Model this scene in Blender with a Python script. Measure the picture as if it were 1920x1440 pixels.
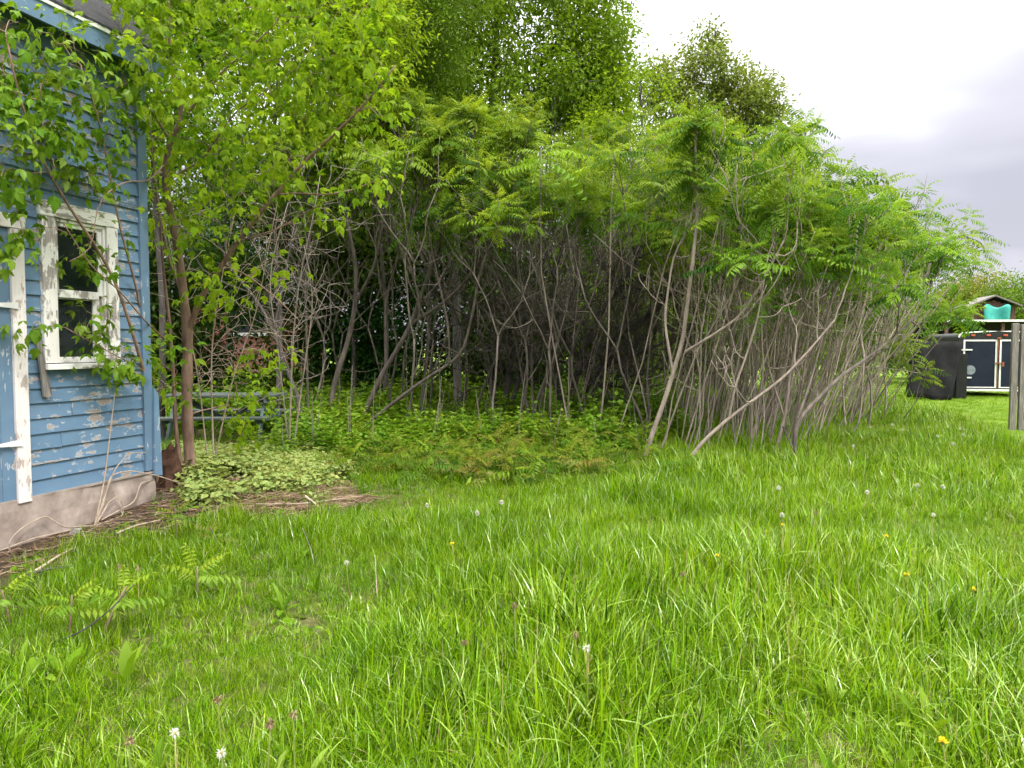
import bpy, math, random
import numpy as np
from mathutils import Vector, Matrix, Euler

SC = bpy.context.scene
for o in list(bpy.data.objects):
    bpy.data.objects.remove(o)
COL = SC.collection
R = math.radians
NP = np.random.default_rng

# ------------------------------------------------------------------ camera
F_PX = 1397.0
PITCH = R(2.87)
EYE = 1.6
cam = bpy.data.cameras.new('camera')
cam.sensor_width = 36.0
cam.lens = 36.0 * F_PX / 1920.0
cam.clip_start = 0.05
cam.clip_end = 4000
camo = bpy.data.objects.new('camera', cam)
camo.location = (0, 0, EYE)
camo.rotation_euler = (R(90) - PITCH, 0, 0)
COL.objects.link(camo)
SC.camera = camo

# ------------------------------------------------------------------ sky
SUN_EL, SUN_AZ = R(50), R(142)          # azimuth from +Y towards +X
W = bpy.data.worlds.new('World'); SC.world = W; W.use_nodes = True
nt = W.node_tree; nt.nodes.clear()
def N(t, kind, **kw):
    n = t.nodes.new(kind)
    for k, v in kw.items():
        setattr(n, k, v)
    return n
def math_node(t, op, a, b=None, clamp=False):
    n = N(t, 'ShaderNodeMath', operation=op); n.use_clamp = clamp
    for i, v in enumerate((a, b)):
        if v is None: continue
        if isinstance(v, (int, float)): n.inputs[i].default_value = v
        else: t.links.new(v, n.inputs[i])
    return n.outputs[0]
def ramp(t, fac, stops, interp='LINEAR'):
    n = N(t, 'ShaderNodeValToRGB'); cr = n.color_ramp; cr.interpolation = interp
    while len(cr.elements) < len(stops): cr.elements.new(0.5)
    for e, (p, c) in zip(cr.elements, stops):
        e.position = p; e.color = (*c, 1) if len(c) == 3 else c
    if fac is not None: t.links.new(fac, n.inputs[0])
    return n.outputs[0]
def mixc(t, fac, a, b, blend='MIX'):
    n = N(t, 'ShaderNodeMix', data_type='RGBA', blend_type=blend)
    for i, v in ((0, fac), (6, a), (7, b)):
        if isinstance(v, (int, float)): n.inputs[i].default_value = v
        elif isinstance(v, tuple): n.inputs[i].default_value = (*v, 1)
        else: t.links.new(v, n.inputs[i])
    return n.outputs[2]
out = N(nt, 'ShaderNodeOutputWorld'); bg = N(nt, 'ShaderNodeBackground')
nt.links.new(bg.outputs[0], out.inputs[0])
sky = N(nt, 'ShaderNodeTexSky', sky_type='NISHITA'); sky.sun_disc = False
sky.sun_elevation = SUN_EL; sky.sun_rotation = SUN_AZ
tc = N(nt, 'ShaderNodeTexCoord'); sep = N(nt, 'ShaderNodeSeparateXYZ')
nt.links.new(tc.outputs['Generated'], sep.inputs[0])
zc = math_node(nt, 'MAXIMUM', sep.outputs[2], 0.0)
den = math_node(nt, 'ADD', zc, 0.22)
cmb = N(nt, 'ShaderNodeCombineXYZ')
nt.links.new(math_node(nt, 'DIVIDE', sep.outputs[0], den), cmb.inputs[0])
nt.links.new(math_node(nt, 'DIVIDE', sep.outputs[1], den), cmb.inputs[1])
nz = N(nt, 'ShaderNodeTexNoise'); nz.inputs['Scale'].default_value = 0.7
nz.inputs['Detail'].default_value = 4; nz.inputs['Roughness'].default_value = 0.5
nz.inputs['Distortion'].default_value = 0.35
mp = N(nt, 'ShaderNodeMapping'); mp.inputs['Location'].default_value = (12.35, 2.53, 0.01)
nt.links.new(cmb.outputs[0], mp.inputs[0]); nt.links.new(mp.outputs[0], nz.inputs[0])
# an overcast sky is brighter overhead than at the horizon; the noise is the cloud relief
lum = math_node(nt, 'ADD', math_node(nt, 'MULTIPLY', zc, 1.42), math_node(nt, 'MULTIPLY', math_node(nt, 'SUBTRACT', nz.outputs[0], 0.5), 1.15))
SKY_GAIN = 10.0
cloud = ramp(nt, math_node(nt, 'MULTIPLY', lum, 0.6),
             [(0.0, (.35, .345, .39)), (0.12, (.37, .365, .42)), (0.20, (.50, .495, .55)), (0.28, (.85, .85, .87)), (0.42, (1.5, 1.5, 1.5)), (0.8, (3.2, 3.17, 3.08))])
vs = N(nt, 'ShaderNodeVectorMath', operation='SCALE'); vs.inputs['Scale'].default_value = SKY_GAIN
nt.links.new(cloud, vs.inputs[0])
nt.links.new(mixc(nt, 0.93, sky.outputs[0], vs.outputs[0]), bg.inputs[0])
bg.inputs[1].default_value = 0.1

sun = bpy.data.lights.new('sun', 'SUN'); sun.energy = 1.5; sun.angle = R(10); sun.color = (1, .97, .91)
suno = bpy.data.objects.new('sun', sun); COL.objects.link(suno)
sd = Vector((math.cos(SUN_EL) * math.sin(SUN_AZ), math.cos(SUN_EL) * math.cos(SUN_AZ), math.sin(SUN_EL)))
suno.rotation_euler = (-sd).to_track_quat('-Z', 'Y').to_euler()
SC.view_settings.view_transform = 'Standard'; SC.view_settings.look = 'None'
SC.view_settings.gamma = 1; SC.view_settings.use_curve_mapping = False
SC.view_settings.exposure = 0.85
cy = SC.cycles
cy.max_bounces = 5; cy.diffuse_bounces = 3; cy.glossy_bounces = 2; cy.transmission_bounces = 4
cy.transparent_max_bounces = 6; cy.caustics_reflective = False; cy.caustics_refractive = False
cy.sample_clamp_indirect = 4.0
cy.adaptive_threshold = 0.05; cy.time_limit = 900; cy.use_light_tree = False
W.cycles.sampling_method = 'MANUAL'; W.cycles.sample_map_resolution = 256

# ------------------------------------------------------------------ helpers
def at(x, y, Y):
    """photograph pixel -> world point at distance Y in front of the camera"""
    u = (x - 960) / F_PX; v = (720 - y) / F_PX
    d = np.array([u, math.cos(PITCH) + v * math.sin(PITCH), -math.sin(PITCH) + v * math.cos(PITCH)])
    return np.array([0, 0, EYE]) + d * (Y / d[1])
def hash2(ix, iy, seed):
    h = np.sin(ix * 127.1 + iy * 311.7 + seed * 74.7) * 43758.5453
    return h - np.floor(h)
def vn(x, y, scale, seed=0):
    x = np.asarray(x, float) * scale; y = np.asarray(y, float) * scale
    ix, iy = np.floor(x), np.floor(y); fx, fy = x - ix, y - iy
    fx = fx * fx * (3 - 2 * fx); fy = fy * fy * (3 - 2 * fy)
    a = hash2(ix, iy, seed); b = hash2(ix + 1, iy, seed); c = hash2(ix, iy + 1, seed); d = hash2(ix + 1, iy + 1, seed)
    return (a * (1 - fx) + b * fx) * (1 - fy) + (c * (1 - fx) + d * fx) * fy
def gz(x, y):
    x = np.asarray(x, float); y = np.asarray(y, float)
    near = np.clip(1 - np.hypot(x, y) / 60, 0, 1)
    h = 0.12 * np.exp(-(((x + 4.0) / 1.6) ** 2 + ((y - 8.6) / 1.9) ** 2))
    h = h + 0.06 * np.exp(-(((x + 4.5) / 3) ** 2 + ((y - 12.5) / 2.5) ** 2))
    return h + near * (0.10 * (vn(x, y, 0.35, 3) - .5) + 0.05 * (vn(x, y, 1.3, 5) - .5)) * np.clip((y - 2) / 5, 0.3, 1)
def g1(x, y): return float(gz(x, y))

class MB:
    """collects geometry for ONE mesh object, with per-vertex attributes rnd and tone"""
    def __init__(s): s.V = []; s.Q = []; s.T = []; s.A = []; s.B = []; s.n = 0
    def add(s, V, Q=None, T=None, a=0.5, b=0.0):
        V = np.asarray(V, float).reshape(-1, 3); k = len(V)
        s.V.append(V)
        if Q is not None and len(Q): s.Q.append(np.asarray(Q, int).reshape(-1, 4) + s.n)
        if T is not None and len(T): s.T.append(np.asarray(T, int).reshape(-1, 3) + s.n)
        s.A.append(np.broadcast_to(np.asarray(a, float), (k,)))
        s.B.append(np.broadcast_to(np.asarray(b, float), (k,)))
        s.n += k
    def box(s, c, size, rot=None, a=0.5):
        x, y, z = np.array(size) / 2
        V = np.array([[-x,-y,-z],[x,-y,-z],[x,y,-z],[-x,y,-z],[-x,-y,z],[x,-y,z],[x,y,z],[-x,y,z]])
        if rot is not None: V = V @ np.array(Euler(rot).to_matrix()).T
        s.add(V + np.array(c), Q=[[0,3,2,1],[4,5,6,7],[0,1,5,4],[1,2,6,5],[2,3,7,6],[3,0,4,7]], a=a)
    def prism(s, poly, axis, d0, d1, a=0.5):
        """2D polygon (list of pairs) extruded along an axis index between d0 and d1"""
        k = len(poly); V = []
        for d in (d0, d1):
            for p in poly:
                q = list(p); q.insert(axis, d); V.append(q)
        T = []; Q = []
        for i in range(1, k - 1): T += [[0, i + 1, i], [k, k + i, k + i + 1]]
        for i in range(k): j = (i + 1) % k; Q.append([i, j, k + j, k + i])
        s.add(V, Q, T, a=a)
    def tube(s, P, rad, sides=5, a=0.5, cap=True):
        P = np.asarray(P, float); k = len(P)
        rad = np.broadcast_to(np.asarray(rad, float), (k,))
        D = np.gradient(P, axis=0); D /= np.linalg.norm(D, axis=1)[:, None] + 1e-9
        ref = np.array([0, 0, 1.0]) if abs(D[0][2]) < .8 else np.array([1.0, 0, 0])
        X = np.cross(D, ref); X /= np.linalg.norm(X, axis=1)[:, None] + 1e-9
        Y = np.cross(D, X)
        t = np.arange(sides) * 2 * math.pi / sides
        V = P[:, None] + rad[:, None, None] * (np.cos(t)[None, :, None] * X[:, None] + np.sin(t)[None, :, None] * Y[:, None])
        i = np.arange(k - 1)[:, None] * sides; j = np.arange(sides)[None]; j2 = (j + 1) % sides
        Q = np.stack([i + j, i + j2, i + sides + j2, i + sides + j], -1).reshape(-1, 4)
        V = V.reshape(-1, 3); T = None
        if cap:
            V = np.vstack([V, P[-1:]]); e = (k - 1) * sides
            T = np.stack([e + np.arange(sides), e + (np.arange(sides) + 1) % sides, np.full(sides, k * sides)], -1)
        s.add(V, Q, T, a=a)
    def scatter(s, tmpl, P, Rm, S, a=0.5, b=None):
        tv, tq, tt, tb = tmpl
        P = np.asarray(P, float).reshape(-1, 3); n = len(P); k = len(tv)
        if n == 0: return
        S = np.broadcast_to(np.asarray(S, float), (n,))
        V = np.einsum('nij,vj->nvi', Rm, tv) * S[:, None, None] + P[:, None]
        off = (np.arange(n) * k)[:, None, None]
        Q = (tq[None] + off).reshape(-1, 4) if len(tq) else None
        T = (tt[None] + off).reshape(-1, 3) if len(tt) else None
        A = np.repeat(np.broadcast_to(np.asarray(a, float), (n,)), k)
        B = np.tile(tb, n) if b is None else np.repeat(np.broadcast_to(np.asarray(b, float), (n,)), k)
        s.add(V.reshape(-1, 3), Q, T, a=A, b=B)
    def mesh(s, name, mat, smooth=False, origin=None):
        V = np.concatenate(s.V)
        if origin is not None: V = V - np.asarray(origin, float)
        Q = np.concatenate(s.Q) if s.Q else np.zeros((0, 4), int)
        T = np.concatenate(s.T) if s.T else np.zeros((0, 3), int)
        me = bpy.data.meshes.new(name)
        me.vertices.add(len(V)); me.vertices.foreach_set('co', V.astype(np.float32).ravel())
        idx = np.concatenate([Q.ravel(), T.ravel()]).astype(np.int32)
        me.loops.add(len(idx)); me.loops.foreach_set('vertex_index', idx)
        st = np.concatenate([np.arange(len(Q)) * 4, len(Q) * 4 + np.arange(len(T)) * 3]).astype(np.int32)
        me.polygons.add(len(st)); me.polygons.foreach_set('loop_start', st)
        if smooth: me.polygons.foreach_set('use_smooth', np.ones(len(st), bool))
        if not smooth: me.shade_flat()
        me.update(calc_edges=True)
        for nm, L in (('rnd', s.A), ('tone', s.B)):
            at_ = me.attributes.new(nm, 'FLOAT', 'POINT'); at_.data.foreach_set('value', np.concatenate(L).astype(np.float32))
        me.materials.append(mat)
        return me

def obj(name, me, parent=None, loc=(0, 0, 0), rot=(0, 0, 0), scale=None):
    o = bpy.data.objects.new(name, me); COL.objects.link(o)
    o.location = loc; o.rotation_euler = rot
    if scale: o.scale = (scale,) * 3 if isinstance(scale, (int, float)) else scale
    if parent: o.parent = parent
    return o
def tag(o, label=None, cat=None, group=None, kind=None):
    for k, v in (('label', label), ('category', cat), ('group', group), ('kind', kind)):
        if v: o[k] = v
    return o
def thing(name, label, cat, loc=(0, 0, 0), rotz=0, group=None):
    o = bpy.data.objects.new(name, None); COL.objects.link(o); o.empty_display_size = .2
    o.location = [float(v) for v in loc]; o.rotation_euler = (0, 0, rotz)
    return tag(o, label, cat, group)
def frames(D, roll=None, up=(0, 0, 1)):
    D = np.asarray(D, float).reshape(-1, 3); D = D / (np.linalg.norm(D, axis=1)[:, None] + 1e-9)
    u = np.broadcast_to(np.asarray(up, float), D.shape)
    Z = u - (u * D).sum(1)[:, None] * D; ln = np.linalg.norm(Z, axis=1)[:, None]
    Z = np.where(ln < 1e-3, np.array([1.0, 0, 0]), Z / (ln + 1e-9))
    Y = np.cross(Z, D)
    if roll is not None:
        c, s_ = np.cos(roll)[:, None], np.sin(roll)[:, None]
        Y, Z = c * Y + s_ * Z, -s_ * Y + c * Z
    return np.stack([D, Y, Z], -1)
def unit(v): v = np.asarray(v, float); return v / (np.linalg.norm(v, axis=-1, keepdims=True) + 1e-9)

# ------------------------------------------------------------------ materials
def new_mat(name):
    m = bpy.data.materials.new(name); m.use_nodes = True; t = m.node_tree; t.nodes.clear()
    o = N(t, 'ShaderNodeOutputMaterial'); p = N(t, 'ShaderNodeBsdfPrincipled')
    t.links.new(p.outputs[0], o.inputs[0]); return m, t, p, o
def noise(t, scale, detail=4, rough=.55, vec=None, dist=0):
    n = N(t, 'ShaderNodeTexNoise'); n.inputs['Scale'].default_value = scale
    n.inputs['Detail'].default_value = detail; n.inputs['Roughness'].default_value = rough; n.inputs['Distortion'].default_value = dist
    if vec is not None: t.links.new(vec, n.inputs[0])
    return n.outputs[0]
def objco(t, scale=(1, 1, 1), which='Object', rnd=0):
    c = N(t, 'ShaderNodeTexCoord'); m = N(t, 'ShaderNodeMapping'); m.inputs['Scale'].default_value = scale
    t.links.new(c.outputs[which], m.inputs[0])
    if rnd:
        oi = N(t, 'ShaderNodeObjectInfo'); cb = N(t, 'ShaderNodeCombineXYZ')
        for i, k in enumerate((rnd, rnd * 1.7, rnd * 2.3)): t.links.new(math_node(t, 'MULTIPLY', oi.outputs['Random'], k), cb.inputs[i])
        t.links.new(cb.outputs[0], m.inputs['Location'])
    return m.outputs[0]
def bump(t, p, h, strength=.3, dist=.01):
    b = N(t, 'ShaderNodeBump'); b.inputs['Strength'].default_value = strength; b.inputs['Distance'].default_value = dist
    t.links.new(h, b.inputs['Height']); t.links.new(b.outputs[0], p.inputs['Normal'])
def leaf_mat(name, stops, young=None, trans=.4, rough=.5, spec=.35, hue_var=.06, val_var=.35, tcol=1.25, patch=0, shiny=.62):
    m, t, p, o = new_mat(name)
    a = N(t, 'ShaderNodeAttribute', attribute_name='rnd')
    c = ramp(t, a.outputs['Fac'], stops)
    if young:
        b = N(t, 'ShaderNodeAttribute', attribute_name='tone')
        c = mixc(t, b.outputs['Fac'], c, young)
    oi = N(t, 'ShaderNodeObjectInfo'); h = N(t, 'ShaderNodeHueSaturation')
    t.links.new(c, h.inputs['Color'])
    t.links.new(math_node(t, 'ADD', math_node(t, 'MULTIPLY', oi.outputs['Random'], hue_var), .5 - hue_var / 2), h.inputs['Hue'])
    n1 = noise(t, 1.3, 2, vec=objco(t, rnd=7))
    t.links.new(math_node(t, 'ADD', math_node(t, 'MULTIPLY', n1, val_var * 2), 1 - val_var), h.inputs['Value'])
    c = h.outputs[0]
    if patch:
        pn = noise(t, patch, 3, .6, oi.outputs['Location'])
        c = mixc(t, ramp(t, pn, [(.42, (0, 0, 0)), (.62, (.35, .35, .35))]), c, mixc(t, 1.0, c, (1.28, 1.1, 1.0), 'MULTIPLY'))
        c = mixc(t, ramp(t, pn, [(.36, (.5, .5, .5)), (.5, (0, 0, 0))]), c, mixc(t, 1.0, c, (.6, .72, .9), 'MULTIPLY'))
    t.links.new(c, p.inputs['Base Color']); p.inputs['Roughness'].default_value = rough
    # waxy leaves shine, most do not
    gl = math_node(t, 'MULTIPLY', ramp(t, a.outputs['Fac'], [(shiny, (0, 0, 0)), (.88, (1, 1, 1)), (.97, (1, 1, 1)), (1, (0, 0, 0))]), spec)
    t.links.new(math_node(t, 'ADD', gl, spec * (.25 if not patch else .1)), p.inputs['Specular IOR Level'])
    tr = N(t, 'ShaderNodeBsdfTranslucent'); mx = N(t, 'ShaderNodeMixShader'); mx.inputs[0].default_value = trans
    t.links.new(mixc(t, 1.0, c, (tcol * 1.05, tcol, tcol * .55), 'MULTIPLY'), tr.inputs[0])
    t.links.new(p.outputs[0], mx.inputs[1]); t.links.new(tr.outputs[0], mx.inputs[2]); t.links.new(mx.outputs[0], o.inputs[0])
    return m
def bark_mat(name, dark, light, scale=18):
    m, t, p, o = new_mat(name)
    n = noise(t, 1, 5, .65, objco(t, (scale, scale, scale * .22), rnd=5))
    n2 = noise(t, 2.2, 3, .5, objco(t, rnd=9))
    f = math_node(t, 'ADD', math_node(t, 'MULTIPLY', n, .65), math_node(t, 'MULTIPLY', n2, .35))
    c = ramp(t, f, [(.34, dark), (.62, light)])
    oi = N(t, 'ShaderNodeObjectInfo'); h = N(t, 'ShaderNodeHueSaturation'); t.links.new(c, h.inputs['Color'])
    t.links.new(math_node(t, 'ADD', math_node(t, 'MULTIPLY', oi.outputs['Random'], .6), .7), h.inputs['Value'])
    t.links.new(h.outputs[0], p.inputs['Base Color']); p.inputs['Roughness'].default_value = .85
    bump(t, p, n, .6, .006); return m
def plain_mat(name, c1, c2, scale=6, rough=.6, spec=.4, metal=0, b=.15, stretch=(1, 1, 1)):
    m, t, p, o = new_mat(name)
    n = noise(t, scale, 5, .6, objco(t, stretch, rnd=3)); c = ramp(t, n, [(.32, c1), (.68, c2)])
    t.links.new(c, p.inputs['Base Color']); p.inputs['Roughness'].default_value = rough
    p.inputs['Specular IOR Level'].default_value = spec; p.inputs['Metallic'].default_value = metal
    if b: bump(t, p, n, b, .004)
    return m
M = {}
M['grass'] = leaf_mat('grass', [(0, (.024, .062, .002)), (.30, (.075, .165, .003)), (.6, (.155, .300, .004)), (.82, (.215, .375, .006)), (.92, (.27, .42, .03)), (.985, (.40, .50, .18)), (1, (.36, .32, .14))], trans=.36, rough=.24, spec=1.0, shiny=.78, hue_var=.03, val_var=.35, patch=.9)
M['lawn_grass'] = leaf_mat('lawn_grass', [(0, (.10, .20, .008)), (.6, (.17, .30, .012)), (1, (.25, .36, .03))], trans=.4, rough=.55, spec=.25, hue_var=.03, val_var=.25)
M['weed'] = leaf_mat('weed', [(0, (.07, .15, .008)), (.6, (.14, .26, .012)), (1, (.21, .33, .02))], trans=.4, rough=.5, spec=.25, hue_var=.02)
M['maple'] = leaf_mat('maple', [(0, (.055, .125, .008)), (.5, (.15, .27, .012)), (1, (.30, .43, .018))], young=(.32, .43, .022), trans=.5, rough=.5, spec=.3, tcol=1.35, hue_var=.03)
M['wall_leaf'] = leaf_mat('wall_leaf', [(0, (.07, .16, .010)), (.6, (.13, .25, .014)), (1, (.23, .34, .025))], young=(.30, .36, .03), trans=.42, rough=.42, spec=.4, hue_var=.02)  # maple leaf toned down, painting in the shade along the wall
M['sumac'] = leaf_mat('sumac', [(0, (.035, .09, .012)), (.5, (.115, .22, .016)), (1, (.22, .335, .02))], young=(.31, .42, .026), trans=.43, rough=.5, spec=.35, hue_var=.03)
M['sumac_red'] = leaf_mat('sumac_red', [(0, (.06, .12, .015)), (.45, (.11, .19, .02)), (.8, (.17, .23, .022)), (1, (.20, .17, .03))], young=(.21, .23, .03), trans=.4, hue_var=.05)
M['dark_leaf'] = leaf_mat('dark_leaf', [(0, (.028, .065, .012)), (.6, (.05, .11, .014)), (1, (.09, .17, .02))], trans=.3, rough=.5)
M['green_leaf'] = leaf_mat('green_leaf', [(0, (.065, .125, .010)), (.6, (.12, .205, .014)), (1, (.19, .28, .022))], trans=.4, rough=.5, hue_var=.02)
M['ash_leaf'] = leaf_mat('ash_leaf', [(0, (.085, .155, .010)), (.6, (.15, .25, .014)), (1, (.23, .33, .022))], trans=.45, rough=.5, hue_var=.0)
M['olive_leaf'] = leaf_mat('olive_leaf', [(0, (.12, .17, .025)), (.6, (.19, .24, .04)), (1, (.27, .28, .07))], trans=.35, rough=.55)
M['herb'] = leaf_mat('herb', [(0, (.07, .16, .010)), (.6, (.14, .27, .014)), (1, (.23, .35, .03))], trans=.38, rough=.5, hue_var=.04)
M['variegated'] = leaf_mat('variegated', [(0, (.09, .18, .02)), (.5, (.18, .28, .04)), (1, (.28, .36, .08))], young=(.40, .44, .16), trans=.3, rough=.5)
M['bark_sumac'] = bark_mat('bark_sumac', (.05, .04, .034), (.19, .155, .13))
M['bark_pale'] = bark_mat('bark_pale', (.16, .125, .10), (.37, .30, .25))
M['bark_dark'] = bark_mat('bark_dark', (.03, .026, .024), (.12, .10, .09))
M['bark_brown'] = bark_mat('bark_brown', (.12, .065, .045), (.33, .21, .155))
M['twig_pale'] = bark_mat('twig_pale', (.26, .19, .14), (.50, .40, .31))
M['twig_grey'] = bark_mat('twig_grey', (.11, .09, .075), (.30, .25, .21))

# painted clapboard: blue paint that has flaked along the grain
def paint_mat(name, paint, paint2, wood, wood2, under, amount, sx=1.0, rough=.6, up=False):
    st = (lambda a, b: (b, b, a)) if up else (lambda a, b: (a, b, b))
    m, t, p, o = new_mat(name)
    co = objco(t, (sx, 1, 1), rnd=4)
    grain = noise(t, 1, 4, .6, objco(t, st(4 * sx, 70), rnd=4))
    big = noise(t, 2.4, 4, .55, objco(t, (1, 1, 1.6)))
    fl = noise(t, 7, 7, .66, objco(t, st(1.1 * sx, 2.6), rnd=6))
    f = math_node(t, 'ADD', math_node(t, 'MULTIPLY', fl, .55), math_node(t, 'MULTIPLY', big, .45))
    e = amount
    wv = ramp(t, grain, [(.3, wood), (.7, wood2)])
    pv = mixc(t, noise(t, 3.5, 5, .6, objco(t, (1, 2, 2), rnd=3)), paint, paint2)
    pv = mixc(t, math_node(t, 'MULTIPLY', ramp(t, grain, [(.55, (0, 0, 0)), (.75, (1, 1, 1))]), .35), pv, wood)
    bare = ramp(t, f, [(e, (0, 0, 0)), (e + .012, (1, 1, 1))])
    edge = ramp(t, f, [(e - .012, (0, 0, 0)), (e - .004, (1, 1, 1))])
    gr = ramp(t, noise(t, 1.6, 5, .6, objco(t, st(.5, 1.4), rnd=8)), [(.45, (0, 0, 0)), (.75, (.45, .45, .45))])
    pv = mixc(t, gr, pv, mixc(t, 1.0, pv, (.72, .66, .6), 'MULTIPLY'))
    c = mixc(t, edge, pv, under); c = mixc(t, bare, c, wv)
    t.links.new(c, p.inputs['Base Color'])
    p.inputs['Roughness'].default_value = rough; p.inputs['Specular IOR Level'].default_value = .35
    h = math_node(t, 'SUBTRACT', math_node(t, 'MULTIPLY', grain, .5), math_node(t, 'MULTIPLY', bare, .7))
    bump(t, p, h, .35, .0015)
    return m
M['blue_board'] = paint_mat('blue_board', (.080, .158, .265), (.145, .235, .335), (.20, .165, .145), (.36, .31, .275), (.40, .43, .47), .556)
M['blue_trim'] = paint_mat('blue_trim', (.088, .166, .27), (.15, .24, .34), (.25, .21, .18), (.42, .37, .33), (.5, .53, .58), .585, .5, up=True)
M['white_trim'] = paint_mat('white_trim', (.74, .72, .69), (.86, .84, .82), (.24, .215, .20), (.40, .36, .33), (.66, .63, .60), .53, .8, up=True)
M['white_door_trim'] = paint_mat('white_door_trim', (.68, .62, .60), (.80, .75, .73), (.34, .27, .24), (.5, .42, .38), (.66, .58, .55), .56, .6, up=True)
M['white_trim_h'] = paint_mat('white_trim_h', (.74, .72, .69), (.86, .84, .82), (.24, .215, .20), (.40, .36, .33), (.66, .63, .60), .53, .8)
M['grey_wood'] = plain_mat('grey_wood', (.12, .105, .095), (.29, .265, .245), 3, .85, .2, stretch=(14, 14, 1.2), b=.4)
M['concrete'] = plain_mat('concrete', (.21, .165, .14), (.42, .345, .30), 5, .92, .2, b=.5)
M['roof'] = plain_mat('roof', (.022, .022, .025), (.055, .055, .06), 30, .9, .2, b=.4)
M['dark_inside'] = plain_mat('dark_inside', (.03, .03, .03), (.05, .05, .045), 3, .9)  # near-black colour stands in for the gloom of unlit interiors
M['white_metal'] = plain_mat('white_metal', (.62, .62, .60), (.82, .82, .80), 4, .45)
M['navy'] = plain_mat('navy', (.006, .009, .022), (.012, .017, .036), 2.5, .5, .25, b=.03)
M['black'] = plain_mat('black', (.010, .010, .012), (.022, .022, .024), 4, .5, .4, b=.05)
M['red_lens'] = plain_mat('red_lens', (.45, .05, .03), (.6, .10, .06), 20, .3, .5, b=0)
M['rust'] = plain_mat('rust', (.16, .05, .025), (.34, .13, .06), 16, .85)
M['tarp_dark'] = plain_mat('tarp_dark', (.009, .009, .010), (.02, .02, .02), 3, .85, .12)
M['tarp_teal'] = plain_mat('tarp_teal', (.03, .30, .25), (.07, .46, .38), 3, .5, .4)
M['brown_wood'] = plain_mat('brown_wood', (.07, .04, .03), (.19, .11, .085), 3, .85, .2, stretch=(9, 9, 1), b=.4)
M['red_wood'] = plain_mat('red_wood', (.24, .06, .04), (.38, .13, .09), 4, .75)
M['table'] = plain_mat('table', (.05, .068, .062), (.13, .15, .135), 5, .75, .3, stretch=(1, 8, 8), b=.3)
M['leg_green'] = plain_mat('leg_green', (.06, .10, .095), (.14, .20, .19), 6, .7)
M['stump'] = plain_mat('stump', (.028, .015, .010), (.095, .052, .035), 9, .95, .1, b=.9)
M['yellow'] = plain_mat('yellow', (.80, .58, .01), (.88, .70, .02), 30, .6, .2, b=0)
M['fluff'] = leaf_mat('fluff', [(0, (.62, .60, .57)), (1, (.82, .81, .79))], trans=.35, rough=.9, spec=.1, hue_var=0, val_var=.05, tcol=1)
M['dry'] = leaf_mat('dry', [(0, (.11, .065, .04)), (.5, (.24, .16, .10)), (1, (.44, .34, .23))], trans=.15, rough=.8, spec=.15)
M['stem_green'] = leaf_mat('stem_green', [(0, (.16, .22, .04)), (1, (.34, .30, .10))], trans=.1, rough=.6)
def brick_mat():
    m, t, p, o = new_mat('brick_far')
    b = N(t, 'ShaderNodeTexBrick'); b.inputs['Scale'].default_value = 4.5
    b.inputs['Color1'].default_value = (.30, .085, .055, 1); b.inputs['Color2'].default_value = (.22, .06, .04, 1); b.inputs['Mortar'].default_value = (.3, .25, .22, 1)
    c = N(t, 'ShaderNodeTexCoord'); s2 = N(t, 'ShaderNodeSeparateXYZ'); k = N(t, 'ShaderNodeCombineXYZ')
    t.links.new(c.outputs['Object'], s2.inputs[0]); t.links.new(s2.outputs[0], k.inputs[0]); t.links.new(s2.outputs[2], k.inputs[1])
    t.links.new(k.outputs[0], b.inputs[0]); t.links.new(b.outputs[0], p.inputs['Base Color']); p.inputs['Roughness'].default_value = .9
    return m
M['brick_far'] = brick_mat()
def glass_mat():
    m, t, p, o = new_mat('old_glass')
    p.inputs['Base Color'].default_value = (.02, .028, .028, 1); p.inputs['Roughness'].default_value = .06
    p.inputs['Specular IOR Level'].default_value = .6
    bump(t, p, noise(t, 3, 2, .5, objco(t)), .04, .02)
    tr = N(t, 'ShaderNodeBsdfTransparent'); tr.inputs[0].default_value = (.75, .8, .78, 1)
    mx = N(t, 'ShaderNodeMixShader'); mx.inputs[0].default_value = .45
    t.links.new(p.outputs[0], mx.inputs[1]); t.links.new(tr.outputs[0], mx.inputs[2]); t.links.new(mx.outputs[0], o.inputs[0])
    return m
M['glass'] = glass_mat()

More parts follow.
